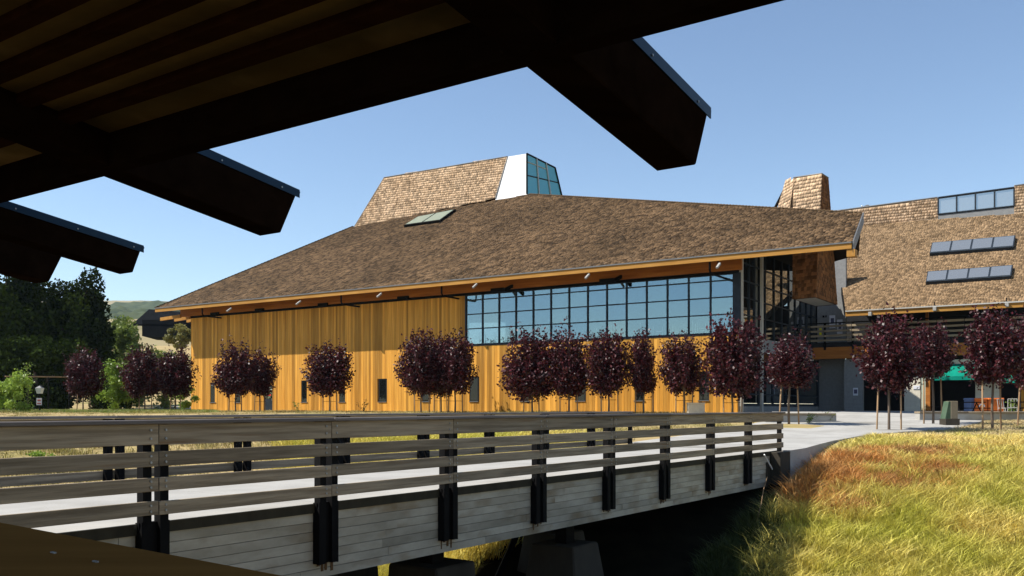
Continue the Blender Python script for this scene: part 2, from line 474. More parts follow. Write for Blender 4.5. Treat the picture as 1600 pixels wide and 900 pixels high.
def ridge(name, Y0, Y1, X0, X1, nx, ny, top, rough, rs, m, seed):
    def fz(x, y):
        t = (y - Y0) / (Y1 - Y0)
        k = sstep(min(1.0, t * 1.0))
        z = top(x) * k
        z += rough * (mnoise.noise(Vector((x / rs, y / rs, seed))) + 0.6 * mnoise.noise(Vector((x / rs * 2.3, y / rs * 2.3, seed + 5)))) * min(1, t * 4)
        z += top(x) * 0.10 * mnoise.noise(Vector((x / (rs * 14), y / (rs * 14), seed + 9))) * k
        return z - 2
    xs_ = [X0 + (X1 - X0) * i / nx for i in range(nx + 1)]
    ys_ = [Y0 + (Y1 - Y0) * i / ny for i in range(ny + 1)]
    return tag(grid_sheet(name, xs_, ys_, fz, m), kind='structure')

ridge('dry_hillside', 260, 470, -330, -40, 60, 40, lambda x: 46, 1.0, 30, MT['hill_dry'], 1.0)
ridge('wooded_hill', 560, 960, -900, -120, 180, 90, lambda x: 92 + 10 * math.sin(x / 90), 8.5, 15, MT['hill_wood'], 2.0)
ridge('far_wooded_hill', 1050, 1500, -1500, -250, 180, 60, lambda x: 166 + 8 * math.sin(x / 130), 7.5, 20, MT['hill_wood'], 3.0)
ridge('far_dry_hill', 1600, 2300, -2200, -300, 60, 30, lambda x: 268 + 8 * math.sin(x / 210 + 1), 3.0, 60, MT['hill_dry'], 4.0)

# near-black sheet over the ditch bed, shade put into its colour
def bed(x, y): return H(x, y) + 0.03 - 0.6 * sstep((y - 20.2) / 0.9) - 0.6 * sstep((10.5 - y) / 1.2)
tag(grid_sheet('ditch_shade_sheet', [-40 + i for i in range(81)], [9 + 0.4 * i for i in range(32)], bed, MT['ditch_shade']), kind='structure')

# ------------------------------------------------------------------ footbridge
S = 2.57                      # bay length
BO = Vector(((236 - 800) / F * 10.14, 10.14, 0))
BU = Vector((1005.0, F, 0)).normalized()
BV = Vector((-BU.y, BU.x, 0))
W = 4.75
def bp(u, v, z): return BO + BU * u + BV * v + Vector((0, 0, z))
N0, N1 = -3, 8
bridge = empty('footbridge', bp(8, W / 2, -1.0), 'concrete footbridge with weathered timber railings crossing the grassy ditch', 'footbridge')
ZV = Vector((0, 0, 1))
def bpiece(name, u0, u1, v0, v1, z0, z1, m, bevel=0.0, parent=None):
    return piece(name, parent or bridge, bp(u0, v0, z0), BU * (u1 - u0), BV * (v1 - v0), ZV * (z1 - z0), m, bevel)
UE = N1 * S + 0.06
# deck: pale concrete slabs with joints
dk = N0 * S
while dk < UE - 0.1:
    de = min(dk + 2 * S, UE)
    bpiece('deck_slab', dk + 0.006, de - 0.006, 0.012, W - 0.012, -0.11, 0.0, MT['concrete'])
    dk = de
bpiece('slab_edge', N0 * S, UE, -0.008, 0.010, -0.125, -0.004, MT['slab_edge'])
bpiece('slab_edge', N0 * S, UE, W - 0.010, W + 0.008, -0.125, -0.004, MT['slab_edge'])
bpiece('girder', N0 * S, UE - 0.5, 0.06, 0.7, -0.985, -0.12, MT['form_concrete'])
bpiece('girder', N0 * S, UE - 0.5, W - 0.7, W - 0.06, -0.985, -0.12, MT['form_concrete'])
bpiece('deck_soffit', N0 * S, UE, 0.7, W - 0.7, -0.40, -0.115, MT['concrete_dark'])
for i in range(7):            # board-formed courses on the near face
    z0 = -0.99 + i * 0.1235
    u = N0 * S - R.random() * 2
    while u < UE - 0.5:
        u2 = min(u + 3.2 + R.random() * 1.6, UE - 0.5)
        bpiece('form_course', max(u, N0 * S) + 0.003, u2 - 0.003, 0.024 + R.random() * 0.010, 0.06, z0 + 0.004, z0 + 0.1235 - 0.003, MT['form_concrete'])
        u = u2
BOARDS = [(0.853, 1.072), (0.615, 0.776), (0.350, 0.500), (0.091, 0.238)]
def bolts_at(n, vf, sgn, ends):
    mb = MB()
    for (z0, z1) in BOARDS:
        for du in ends:
            for fz in (0.30, 0.72):
                c = bp(n * S + du, vf, z0 + (z1 - z0) * fz)
                mb.tube([c, c + BV * sgn * 0.012], 0.015, 6)
    o = mb.build('bolts', MT['bolt'], bridge); tag(o, kind='stuff')
for side in (0, 1):
    sg = -1 if side == 0 else 1
    v0 = 0.0 if side == 0 else W
    n_end = N1 if side == 0 else N1 - 0
    for n in range(N0, n_end + 1):
        # pair of flat steel posts per bay end, single at the bridge ends
        offs = (-0.165, 0.045) if n < n_end else (-0.13,)
        for k in offs:
            va, vb = sorted((v0 - sg * 0.01, v0 + sg * 0.10))
            mb = MB()
            pz = -0.79 if n < n_end else -0.02
            mb.obox(bp(n * S + k, va, pz), BU * 0.105, BV * (vb - va), ZV * (1.072 - pz))
            mb.build('railing_post', MT['steel_black'], bridge)
        if n < n_end:
            mb = MB()
            va, vb = sorted((v0 - sg * 0.02, v0 + sg * 0.045))
            mb.obox(bp(n * S - 0.178, va, -0.79), BU * 0.345, BV * (vb - va), ZV * 0.80)
            va, vb = sorted((v0 + sg * 0.045, v0 + sg * 0.098))
            mb.hexa([bp(n * S - 0.178, va, -0.795), bp(n * S - 0.155, va, -0.795), bp(n * S - 0.155, vb, -0.795), bp(n * S - 0.178, vb, -0.795)],
                    [bp(n * S - 0.178, va, 0.02), bp(n * S - 0.155, va, 0.02), bp(n * S - 0.155, vb, -0.10), bp(n * S - 0.178, vb, -0.10)])
            mb.hexa([bp(n * S + 0.142, va, -0.795), bp(n * S + 0.165, va, -0.795), bp(n * S + 0.165, vb, -0.795), bp(n * S + 0.142, vb, -0.795)],
                    [bp(n * S + 0.142, va, 0.02), bp(n * S + 0.165, va, 0.02), bp(n * S + 0.165, vb, -0.10), bp(n * S + 0.142, vb, -0.10)])
            mb.build('post_bracket', MT['steel_black'], bridge)
            if side == 0:
                mb = MB()
                c = bp(n * S - 0.005, 0.018, -0.80)
                for q in range(4):
                    l = 0.03 + R.random() ** 2 * 0.11; x = -0.13 + q * 0.08 + R.random() * 0.04
                    mb.obox(c + BU * x + ZV * -l, BU * (0.015 + R.random() * 0.04), BV * 0.010, ZV * l)
                mb.build('rust_streak', MT['rust'], bridge)
        # boards on the outer side
        if n < n_end:
            va, vb = sorted((v0 + sg * 0.103, v0 + sg * 0.143))
            for (z0, z1) in BOARDS:
                j = R.uniform(-0.004, 0.004)
                bpiece('rail_board', n * S + 0.005, (n + 1) * S - 0.005, va + R.uniform(-.003, .003), vb, z0 + j, z1 + j, MT['grey_wood'], 0.004)
            bolts_at(n, v0 + sg * 0.143, sg, (0.085,))
            bolts_at(n + 1, v0 + sg * 0.143, sg, (-0.10,))
    for n in range(N0, n_end, 2):
        va, vb = sorted((v0 - sg * 0.03, v0 + sg * 0.205))
        bpiece('cap_rail', n * S + 0.004, min(n + 2, n_end) * S - 0.004 + (0.02 if n + 2 >= n_end else 0), va, vb, 1.076, 1.12, MT['cap_wood'], 0.008)
# piers, struts, abutment
def pier(u, v, ht, hb, zt):
    mb = MB()
    mb.hexa([bp(u - hb, v - hb, -3.1), bp(u + hb, v - hb, -3.1), bp(u + hb, v + hb, -3.1), bp(u - hb, v + hb, -3.1)],
            [bp(u - ht, v - ht, zt), bp(u + ht, v - ht, zt), bp(u + ht, v + ht, zt), bp(u - ht, v + ht, zt)])
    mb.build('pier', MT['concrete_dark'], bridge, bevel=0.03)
    mb = MB()
    mb.obox(bp(u - 0.16, v - 0.13, zt - 0.02), BU * 0.32, BV * 0.26, ZV * (-0.97 - zt + 0.05))
    mb.build('bearing_column', MT['steel_black'], bridge)
pier(6.0, 1.0, 0.52, 0.62, -1.35)
pier(10.2, 0.95, 0.50, 0.72, -1.52)
pier(12.1, 2.4, 0.50, 0.72, -1.60)
pier(6.9, 4.1, 0.52, 0.62, -1.5)
mb = MB(); mb.tube([P(806, 838, 20.0), P(772, 915, 19.2)], 0.085, 4); mb.build('diagonal_strut', MT['steel_black'], bridge)
mb = MB(); mb.tube([bp(19.1, -0.09, -0.06), bp(19.75, -0.09, -0.50)], 0.02, 6); mb.build('diagonal_strut', MT['white_paint'], bridge)
mb = MB()
mb.obox(bp(19.55, 0.0, -3.2), BU * 1.1, BV * W, ZV * 2.9)
mb.obox(bp(19.85, -0.30, -3.2), BU * 0.85, BV * 0.30, ZV * 3.17)
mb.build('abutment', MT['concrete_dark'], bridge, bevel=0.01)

# dark sheet on the slope, painting in the shade under the bridge
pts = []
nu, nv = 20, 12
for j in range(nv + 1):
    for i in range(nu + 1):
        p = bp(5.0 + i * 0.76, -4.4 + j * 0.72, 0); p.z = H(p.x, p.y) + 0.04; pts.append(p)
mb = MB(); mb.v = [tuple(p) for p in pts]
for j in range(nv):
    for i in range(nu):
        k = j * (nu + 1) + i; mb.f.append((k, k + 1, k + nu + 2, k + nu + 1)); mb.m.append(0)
tag(mb.build('bridge_shade_sheet', MT['ditch_shade'], None, smooth=True), kind='structure')

# ------------------------------------------------------------------ path and plaza
def path_z(y): return max(0.0, H(0, y) * 0 + (0.14 + (y - 31.5) * 0.041 if y > 31.5 else 0.14 * sstep((y - 27.5) / 4.0))) + 0.03 * sstep((y - 27.5) / 2)
mb = MB()
us = [UE + 0.012 + i * 1.5 for i in range(15)]
prev = None
for u in us:
    vl, vr = W + 0.15, -0.30
    k = sstep((u - 27) / 10)
    vl += 0.8 * k; vr -= 2.2 * k
    a = bp(u, vr, 0); b = bp(u, vl, 0)
    a.z = path_z(a.y); b.z = path_z(b.y)
    cur = (a, b)
    if prev:
        a0, b0 = prev
        g0 = (a - a0).normalized() * 0.012
        mb.poly([a0 + g0, a - g0, b - g0, b0 + g0])
        mb.poly([a0 - ZV * .03, a - ZV * .03, b - ZV * .03, b0 - ZV * .03])
        dz = Vector((0, 0, -1.6))
        mb.poly([a0 + dz, a + dz, a, a0]); mb.poly([b0, b, b + dz, b0 + dz])
    else:
        dz = Vector((0, 0, -1.6)); mb.poly([a, b, b + dz, a + dz])
    prev = cur
tag(mb.build('path', MT['concrete'], None), kind='structure')
mb = MB()
rowsY = (41.2, 43.0, 45.0, 47.0, 50.0, 55.0, 62.0, 80.0)
def plz(y): return 0.14 + (min(y, 50.0) - 31.5) * 0.041 + 0.035 + 0.075 * sstep((y - 43.5) / 3)
for k in range(len(rowsY) - 1):
    y0, y1 = rowsY[k], rowsY[k + 1]
    def lx(y): return (P(1290, 0, y).x if y < 44 else P(1206, 0, y).x)
    def rx_(y): return (P(1436, 0, y).x if y < 43.6 else P(1720, 0, y).x)
    mb.poly([(lx(y0), y0, plz(y0)), (rx_(y0), y0, plz(y0)), (rx_(y1), y1, plz(y1)), (lx(y1), y1, plz(y1))])
tag(mb.build('plaza', MT['concrete'], None), kind='structure')

# ------------------------------------------------------------------ pavilion the photo is taken from
PE = Vector((-2030.0, F, 0)).normalized()       # along the eave, away to the left
PR = Vector((PE.y, -PE.x, 0))                   # outwards along the rafters
SL = 0.155
KS = 0.68                                       # eave of the pavilion about 2.75 m above the deck
P0 = Vector((0.083 * KS, 6.0 * KS, EYE + 2.2 * KS))
def cp(q, t, h):
    """canopy point: q along eave, t outward from fascia, h above beam bottom at that t"""
    return P0 + (PE * q + PR * t + Vector((0, 0, h - SL * t))) * KS
pav = empty('timber_pavilion', (-3.0, -2.0, -0.35), 'dark timber pavilion roof with heavy projecting beams, overhead in the foreground', 'pavilion')
BW, BH = 0.346, 0.52
def canopy_beam(q, t1, bw=BW, bh=BH, drop=0.0, slant=0.235, t0=-14.0):
    mb = MB()
    d = Vector((0, 0, -drop))
    b = [cp(q, t0, 0) + d, cp(q - bw, t0, 0) + d, cp(q - bw, t1, 0) + d, cp(q, t1, 0) + d]
    t = [cp(q, t0, bh) + d, cp(q - bw, t0, bh) + d, cp(q - bw, t1 + slant, bh) + d, cp(q, t1 + slant, bh) + d]
    mb.hexa(b, t)
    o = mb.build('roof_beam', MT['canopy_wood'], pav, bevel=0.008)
    mb = MB()
    f0 = 0.10
    b = [cp(q + .012, f0, bh + .003) + d, cp(q - bw - .012, f0, bh + .003) + d, cp(q - bw - .012, t1 + slant + .03, bh + .003) + d, cp(q + .012, t1 + slant + .03, bh + .003) + d]
    t = [p + Vector((0, 0, 0.012)) for p in b]
    mb.hexa(b, t)
    s = [cp(q - bw - .004, f0, bh - .05) + d, cp(q - bw - .014, f0, bh - .05) + d, cp(q - bw - .014, t1 + slant + .022, bh - .05) + d, cp(q - bw - .004, t1 + slant + .022, bh - .05) + d]
    mb.hexa(s, [p + Vector((0, 0, 0.06)) for p in s])
    mb.build('beam_flashing', MT['flash_blue'], o)
    mb = MB()
    for k in range(3):
        c = cp(q - bw - .014, f0 + 0.2 + k * (t1 - 0.3) / 2, bh - .02) + d
        mb.tube([c, c - PE * 0.006], 0.007, 6)
    tag(mb.build('flashing_screws', MT['bolt'], o), kind='stuff')
canopy_beam(0.0, 1.875)
canopy_beam(-4.9, 1.875)
canopy_beam(4.9, 1.875)
canopy_beam(9.8, 1.9, drop=0.10)
canopy_beam(7.45, 1.75, bw=0.28, bh=0.34, drop=0.17, slant=0.12, t0=-2)
mb = MB()
q0, q1 = -9.0, 11.0
mb.hexa([cp(q1, -0.14, -0.005), cp(q0, -0.14, -0.005), cp(q0, 0, -0.005 + 0), cp(q1, 0, -0.005)],
        [cp(q1, -0.14, 0.51), cp(q0, -0.14, 0.51), cp(q0, 0, 0.51), cp(q1, 0, 0.51)])
mb.build('eave_fascia', MT['canopy_wood'], pav)
mb = MB()
mb.hexa([cp(q1, -14, 0.30), cp(q0, -14, 0.30), cp(q0, -0.02, 0.30), cp(q1, -0.02, 0.30)],
        [cp(q1, -14, 0.50), cp(q0, -14, 0.50), cp(q0, -0.02, 0.50), cp(q1, -0.02, 0.50)])
mb.build('roof_deck', MT['canopy_deck'], pav)
t = -0.50
while t > -8.5:
    mb = MB()
    for (qa, qb) in ((q1, 9.8), (9.8 - BW, 4.9), (4.9 - BW, 0.0), (-BW, -4.9), (-4.9 - BW, q0)):
        mb.hexa([cp(qa, t - 0.12, 0.225), cp(qb, t - 0.12, 0.225), cp(qb, t, 0.225), cp(qa, t, 0.225)],
                [cp(qa, t - 0.12, 0.298), cp(qb, t - 0.12, 0.298), cp(qb, t, 0.298), cp(qa, t, 0.298)])
        mb.build('joist', MT['canopy_joist'], pav); mb = MB()
    t -= 0.36
for q in (0.0, 4.9, 9.8, -4.9):
    mb = MB()
    c = cp(q - 0.02, -8.6, 0)
    mb.obox(Vector((c.x, c.y, -0.35)), -PE * 0.22, -PR * 0.22, ZV * (c.z + 0.35 + 0.02))
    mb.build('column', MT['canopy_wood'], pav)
    mb = MB()
    c = cp(q - 0.02, -12.6, 0)
    mb.obox(Vector((c.x, c.y, -0.35)), -PE * 0.22, -PR * 0.22, ZV * (c.z + 0.35 + 0.02))
    mb.build('column', MT['canopy_wood'], pav)
# floor and parapet of the pavilion
qa = Vector((-0.995, 1.80, 0)); qd = (Vector((-0.29, 1.218, 0)) - qa).normalized()
qn = Vector((-qd.y, qd.x, 0))
if qn.y > 0: qn = -qn
mb = MB(); mb.obox(qa - qd * 12 + Vector((0, 0, -0.6)) , qd * 18, qn * 9, ZV * 0.25)
tag(mb.build('pavilion_floor', MT['concrete_dark'], None), kind='structure')
par = empty('parapet', qa + Vector((0, 0, -0.35)), 'brown timber parapet with a wide cap in the bottom left corner', 'parapet')
mb = MB(); mb.obox(qa - qd * 7 + Vector((0, 0, EYE - 0.22 - 0.10)), qd * 11, qn * 0.46, ZV * 0.10); mb.build('cap', MT['parapet_wood'], par, bevel=0.012)
for k in range(8):
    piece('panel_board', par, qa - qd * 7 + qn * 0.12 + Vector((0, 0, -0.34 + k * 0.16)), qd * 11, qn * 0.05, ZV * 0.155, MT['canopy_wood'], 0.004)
mb = MB()
for (x, y) in ((85, 864), (151, 878)):
    k = 0.22 * F / (y - HY); c = P(x, y, k); c.z = EYE - 0.22
    mb.obox(c - qd * 0.006, qd * 0.013, qn * 0.004, ZV * 0.002)
tag(mb.build('scratch_marks', MT['bolt'], par), kind='stuff')

# ------------------------------------------------------------------ shingles
def shingle_face(name, parent, pts, m, expo=0.22, w0=0.13, w1=0.30, thick=0.022, toward=None, jit=0.02, lift=0.004):
    pts = [Vector(p) for p in pts]
    n = Vector((0, 0, 0))
    for i in range(len(pts)):
        n += pts[i].cross(pts[(i + 1) % len(pts)])
    n.normalize()
    tv = toward if toward is not None else (Vector((0, 0, EYE)) - pts[0])
    if n.dot(tv) < 0: n = -n
    ux = Vector((0, 0, 1)).cross(n).normalized()
    vx = n.cross(ux).normalized()
    if vx.z < 0: ux = -ux; vx = -vx
    O = pts[0]
    po = [((p - O).dot(ux), (p - O).dot(vx)) for p in pts]
    vmin = min(p[1] for p in po); vmax = max(p[1] for p in po)
    def span(v):
        us = []
        for i in range(len(po)):
            a, b = po[i], po[(i + 1) % len(po)]
            if (a[1] - v) * (b[1] - v) < 0:
                t = (v - a[1]) / (b[1] - a[1]); us.append(a[0] + (b[0] - a[0]) * t)
        return (min(us), max(us)) if len(us) >= 2 else None
    verts = []; sizes = []; loops = []; rn = []
    off = origin_of(parent)
    Oo = O - off + n * lift
    v = vmin
    while v < vmax - 0.02:
        s = span(min(v + expo * 0.55, vmax - 0.005))
        if s:
            u = s[0] - 0.02
            vt = min(v + expo * 1.2, vmax + 0.03)
            while u < s[1]:
                wd = R.uniform(w0, w1)
                u2 = min(u + wd, s[1] + 0.03)
                if u2 - u > 0.03:
                    vl = v + R.uniform(-jit, jit)
                    th = thick * R.uniform(0.8, 1.25)
                    k = len(verts)
                    g = 0.006
                    for (uu, vv, hh) in ((u + g, vl, -0.002), (u2 - g, vl, -0.002), (u + g, vl, th), (u2 - g, vl, th), (u + g, vt, 0.001), (u2 - g, vt, 0.001)):
                        verts.append(Oo + ux * uu + vx * vv + n * hh)
                    loops += [k + 2, k + 3, k + 5, k + 4, k, k + 1, k + 3, k + 2, k, k + 2, k + 4, k + 1, k + 5, k + 3]
                    sizes += [4, 4, 3, 3]
                    rn += [R.random()] * 6
                u += wd
        v += expo
    if not verts: return None
    me = fast_mesh(name, [tuple(q) for q in verts], sizes, loops, [m], fattr=rn)
    o = link(name, me, parent)
    return tag(o, kind='stuff')

def slab(mb, top, dz, m=0):
    """prism between polygon top and the same polygon lowered by dz"""
    top = [Vector(p) for p in top]; bot = [p - Vector((0, 0, dz)) for p in top]
    n = Vector((0, 0, 0))
    for i in range(len(top)): n += top[i].cross(top[(i + 1) % len(top)])
    if n.z < 0: top.reverse(); bot.reverse()
    mb.poly(top, m); mb.poly(bot[::-1], m)
    for i in range(len(top)):
        j = (i + 1) % len(top)
        mb.poly([top[i], bot[i], bot[j], top[j]], m)

def quad_grid(c00, c10, c11, c01, nx, ny):
    """bilinear points"""
    def f(s, t): return (c00 * (1 - s) + c10 * s) * (1 - t) + (c01 * (1 - s) + c11 * s) * t
    return f

def thick_quad(mb, pts, th, m=0):
    n = (pts[1] - pts[0]).cross(pts[3] - pts[0]).normalized()
    if n.dot(Vector((0, 0, EYE)) - pts[0]) < 0: n = -n
    mb.hexa([p - n * th for p in pts], pts, m)

# ------------------------------------------------------------------ main timber hall
MF = Fr((355.0 / F * 51.0, 51.0), (-2180.0, F))
LW = MF.a_at(300)
hall = empty('timber_hall', MF.p(LW / 2, 4, 0.8), 'long golden cedar hall with a sweeping brown shingle roof and skylight tower', 'building')
OV = 2.05
EZ = 9.40
pit = math.radians(30)
MN = -MF.m * math.sin(pit) + ZV * math.cos(pit)
RP = MF.p(0, -OV, EZ)
E1 = MF.p(MF.a_at(243, -OV), -OV, EZ)
E2 = MF.p(MF.a_at(1331, -OV), -OV, EZ)
HH = hit(555, 353, RP, MN)
PK = hit(828, 303.5, RP, MN)
RR = hit(1347, 333, RP, MN)
def back(p, dd, z): return Vector((p.x, p.y, 0)) + MF.m * dd + Vector((0, 0, z))
BKR = RR + Vector((0.34, 1.0, 0)) * 5.5 - Vector((0, 0, 1.3)); BKP = back(PK, 16, EZ); BKH = back(HH, 9, EZ); BKE = back(E1, 12, EZ) - MF.w * 3
mb = MB()
slab(mb, [E1, E2, RR, PK, HH], 0.34)
roof = mb.build('roof', [MT['shake_brown']], hall)
mb = MB()
mb.poly([PK, RR, BKR, BKP]); mb.poly([HH, PK, BKP, BKH]); mb.poly([E1, HH, BKH, BKE])
mb.build('rear_roof', [MT['shake_brown']], hall)
shingle_face('roof_shingles', roof, [E1, E2, RR, PK, HH], MT['shake_brown'], 0.235, 0.12, 0.28, 0.045, jit=0.025)
# ridge cap shingles along the visible crest
def crest(p, q, step=0.26):
    d = (q - p); n = int(d.length / step); d.normalize()
    mb = MB()
    for i in range(n):
        c = p + d * (i * step)
        mb.obox(c - MF.m * 0.11 - ZV * 0.03 + MN * 0.02, d * step * 0.97 + ZV * 0.03, MF.m * 0.22 - ZV * 0.02, ZV * 0.05)
    return tag(mb.build('ridge_shingles', MT['shake_tan'], roof), kind='stuff')
crest(PK, RR)
crest(E1, HH, 0.3)
# fascia, gutter line, rake board
aE1 = MF.a_at(243, -OV); aE2 = MF.a_at(1331, -OV)
MF.piece('fascia', hall, aE2, aE1, -OV - 0.05, -OV + 0.03, 9.06, 9.33, MT['fascia'], 0.006)
MF.piece('gutter', hall, aE2, aE1, -OV - 0.10, -OV + 0.02, 9.335, 9.405, MT['gutter'])
mb = MB()
k = -MF.w * 0.03
mb.hexa([E2 + k - ZV * 0.55, E2 + k * 3 - ZV * 0.55, RR + k * 3 - ZV * 0.55, RR + k - ZV * 0.55],
        [E2 + k + ZV * 0.03, E2 + k * 3 + ZV * 0.03, RR + k * 3 + ZV * 0.03, RR + k + ZV * 0.03])
mb.build('rake_board', MT['gutter'], hall)
mb = MB()
q = E2 - MF.w * 0.15 - ZV * 0.72
mb.obox(q, MF.w * 0.4, MF.m * 0.5, ZV * 0.36); mb.build('rafter_end', MT['fascia'], hall)
# left gable-corner rafters poking out under the roof
for (dx, dd, ln) in ((0.0, 0.4, 2.6), (1.1, 0.5, 2.0), (2.2, 0.5, 1.6)):
    c = MF.p(LW + 0.4 + dx * 0.2, -0.9 + dx, 8.62)
    mb = MB(); mb.obox(c, MF.w * ln + ZV * -0.12, MF.m * 0.16, ZV * 0.26); mb.build('rafter_end', MT['fascia'], hall)
# wall: backing around the window opening, then each board
wx0, wx1 = MF.a_at(1146), MF.a_at(730)
WB, WT = 5.40, 8.67
mb = MB()
MF.box(mb, 0.05, LW, 0.0, 0.25, 0.55, WB - 0.02)
MF.box(mb, wx1 + 0.02, LW, 0.0, 0.25, WB - 0.02, 10.0)
MF.box(mb, 0.05, wx1 + 0.02, 0.0, 0.25, WT, 10.0)
MF.box(mb, 0.05, wx0 - 0.02, 0.0, 0.25, WB - 0.02, WT)
MF.box(mb, LW - 0.25, LW, 0.25, 14, 0.55, 10.0)      # left end wall
wall = mb.build('wall', MT['cedar'], hall)
SLITS = [(330.6, 338.5), (369, 376.5), (473, 481.6), (531.5, 541), (593.5, 604.6), (662, 673), (736, 748), (815, 828), (901, 915), (993, 1008), (1093, 1108)]
slits = [(MF.a_at(b), MF.a_at(a)) for a, b in SLITS]
sz0, sz1 = 1.62, 3.22
dr = (MF.a_at(428), MF.a_at(413)); dz1 = 2.98
a = 0.06
while a < LW - 0.02:
    bw = R.choice((0.17, 0.19, 0.21, 0.23))
    a1 = min(a + bw, LW)
    mid = (a + a1) / 2
    segs = [(0.62, 8.60)]
    if wx0 - 0.2 < mid < wx1 + 0.12: segs = [(0.62, WB - 0.14)]
    for (s0, s1) in slits:
        if s0 - 0.02 < mid < s1 + 0.02: segs = [(segs[0][0], sz0 - 0.03), (sz1 + 0.03, segs[0][1])]
    if dr[0] < mid < dr[1]: segs = [(dz1 + 0.02, segs[0][1])]
    for (z0, z1) in segs:
        MF.piece('board', wall, a + 0.004, a1 - 0.004, -0.10 - R.random() * 0.012, 0.0, z0, z1, MT['cedar'])
    a = a1
for i in range(34):            # boards round the hidden-side corner seen obliquely
    d0 = 0.0 + i * 0.2
    piece('board', wall, MF.p(LW, d0 + 0.004, 0.62), MF.m * 0.192, MF.w * 0.05, ZV * 8, MT['cedar'])
for i, (s0, s1) in enumerate(slits):
    mb = MB()
    MF.box(mb, s0 - 0.03, s1 + 0.03, -0.075, 0.0, sz0 - 0.03, sz1 + 0.03)
    fr = mb.build('slit_window', MT['steel_dark'], hall)
    MF.piece('pane', fr, s0 + 0.03, s1 - 0.03, -0.085, -0.076, sz0 + 0.06, sz1 - 0.04, MT['glass_slit'])
    MF.piece('sill', fr, s0 - 0.05, s1 + 0.05, -0.16, -0.077, sz0 - 0.03, sz0 + 0.02, MT['gutter'])
mb = MB(); MF.box(mb, dr[0] + 0.02, dr[1] - 0.02, -0.05, 0.0, 0.8, dz1)
door = mb.build('door', MT['steel_dark'], hall)
MF.piece('pane', door, dr[0] + 0.18, dr[1] - 0.18, -0.06, -0.051, 1.9, dz1 - 0.2, MT['glass_dark'])
MF.piece('handle', door, dr[0] + 0.10, dr[0] + 0.14, -0.11, -0.051, 1.75, 1.95, MT['bolt'])
MF.piece('notice', door, dr[0] + 0.25, dr[1] - 0.22, -0.068, -0.061, 2.12, 2.26, MT['red'])
# header beam, black strip painted in as a shadow gap, steel plates
MF.piece('header_beam', hall, -0.2, LW + 1.2, -0.24, -0.02, 8.78, 9.75, MT['cedar_dark'])
MF.piece('shadow_gap_strip', hall, 0.0, LW, -0.15, 0.0, 8.61, 8.775, MT['steel_black'])
for x in (340, 410, 509, 634, 781, 952):
    ac = MF.a_at(x); MF.piece('beam_plate', hall, ac - 0.5, ac + 0.5, -0.34, -0.242, 8.66, 8.90, MT['steel_black'])
for x in (805, 975):
    ac = MF.a_at(x); mb = MB()
    mb.obox(MF.p(ac, -0.24, 8.85), MF.w * 0.18, -MF.m * 0.9 - ZV * 0.35, ZV * 0.2); mb.build('bracket_arm', MT['steel_black'], hall)
for x in (316, 533, 690, 1109):     # drain pipes: down from the gutter, back to the wall
    ac = MF.a_at(x, -OV + 0.1)
    mb = MB()
    mb.tube([MF.p(ac, -OV + 0.1, 9.2), MF.p(ac, -OV + 0.1, 8.62), MF.p(ac, -OV + 0.18, 8.50), MF.p(ac, -OV + 0.35, 8.46), MF.p(ac, -0.08, 8.44)], 0.06, 8)
    mb.build('drain_pipe', MT['steel_black'], hall, smooth=True)
def floodlight(parent, fr, x, y, d):
    a_ = fr.a_at(x, d); z = fr.z_at(x, y, d)
    mb = MB()
    c = fr.p(a_, d, z)
    out = (-fr.m * 0.75 - ZV * 0.5).normalized(); up = (ZV * 0.75 - fr.m * 0.5).normalized()
    mb.obox(c - fr.w * 0.16 - up * 0.09, fr.w * 0.13, out * 0.52, up * 0.11)
    o = mb.build('floodlight', MT['lamp_metal'], parent, bevel=0.015)
    mb = MB(); mb.tube([c + ZV * 0.3, c], 0.03, 6); mb.build('bracket', MT['steel_black'], o)
for (x, y) in ((360, 481), (468, 470), (594, 458), (743, 443), (918, 428), (1122, 411)):
    floodlight(hall, MF, x, y, -OV + 0.0)
# long strip window
mb = MB()
MF.box(mb, wx0 - 0.42, wx0, -0.13, 0.0, WB - 0.13, WT - 0.02)
MF.box(mb, wx1, wx1 + 0.10, -0.13, 0.0, WB - 0.13, WT - 0.02)
MF.box(mb, wx0, wx1, -0.13, 0.0, WB - 0.13, WB)
MF.box(mb, wx0, wx1, -0.13, 0.0, WT - 0.09, WT - 0.02)
win = mb.build('strip_window', MT['steel_dark'], hall)
rows = [WB, 6.40, 7.35, 8.28, WT - 0.09]
nc = 14
for i in range(nc):
    a0 = wx0 + (wx1 - wx0) * i / nc; a1 = wx0 + (wx1 - wx0) * (i + 1) / nc
    if i: MF.piece('mullion', win, a0 - 0.04, a0 + 0.04, -0.12, 0.02, WB, WT - 0.09, MT['steel_dark'])
    for j in range(4):
        o = MF.piece('pane', win, a0 + 0.01, a1 - 0.01, -0.05, -0.035, rows[j] + 0.01, rows[j + 1] - 0.01, MT['glass'])
        o.rotation_euler.rotate_axis('Z', R.uniform(-0.008, 0.008)); o.rotation_euler.rotate_axis('X', R.uniform(-0.012, 0.012))
for j in (1, 2, 3):
    MF.piece('transom', win, wx0, wx1, -0.115, 0.015, rows[j] - 0.03, rows[j] + 0.03, MT['steel_dark'])
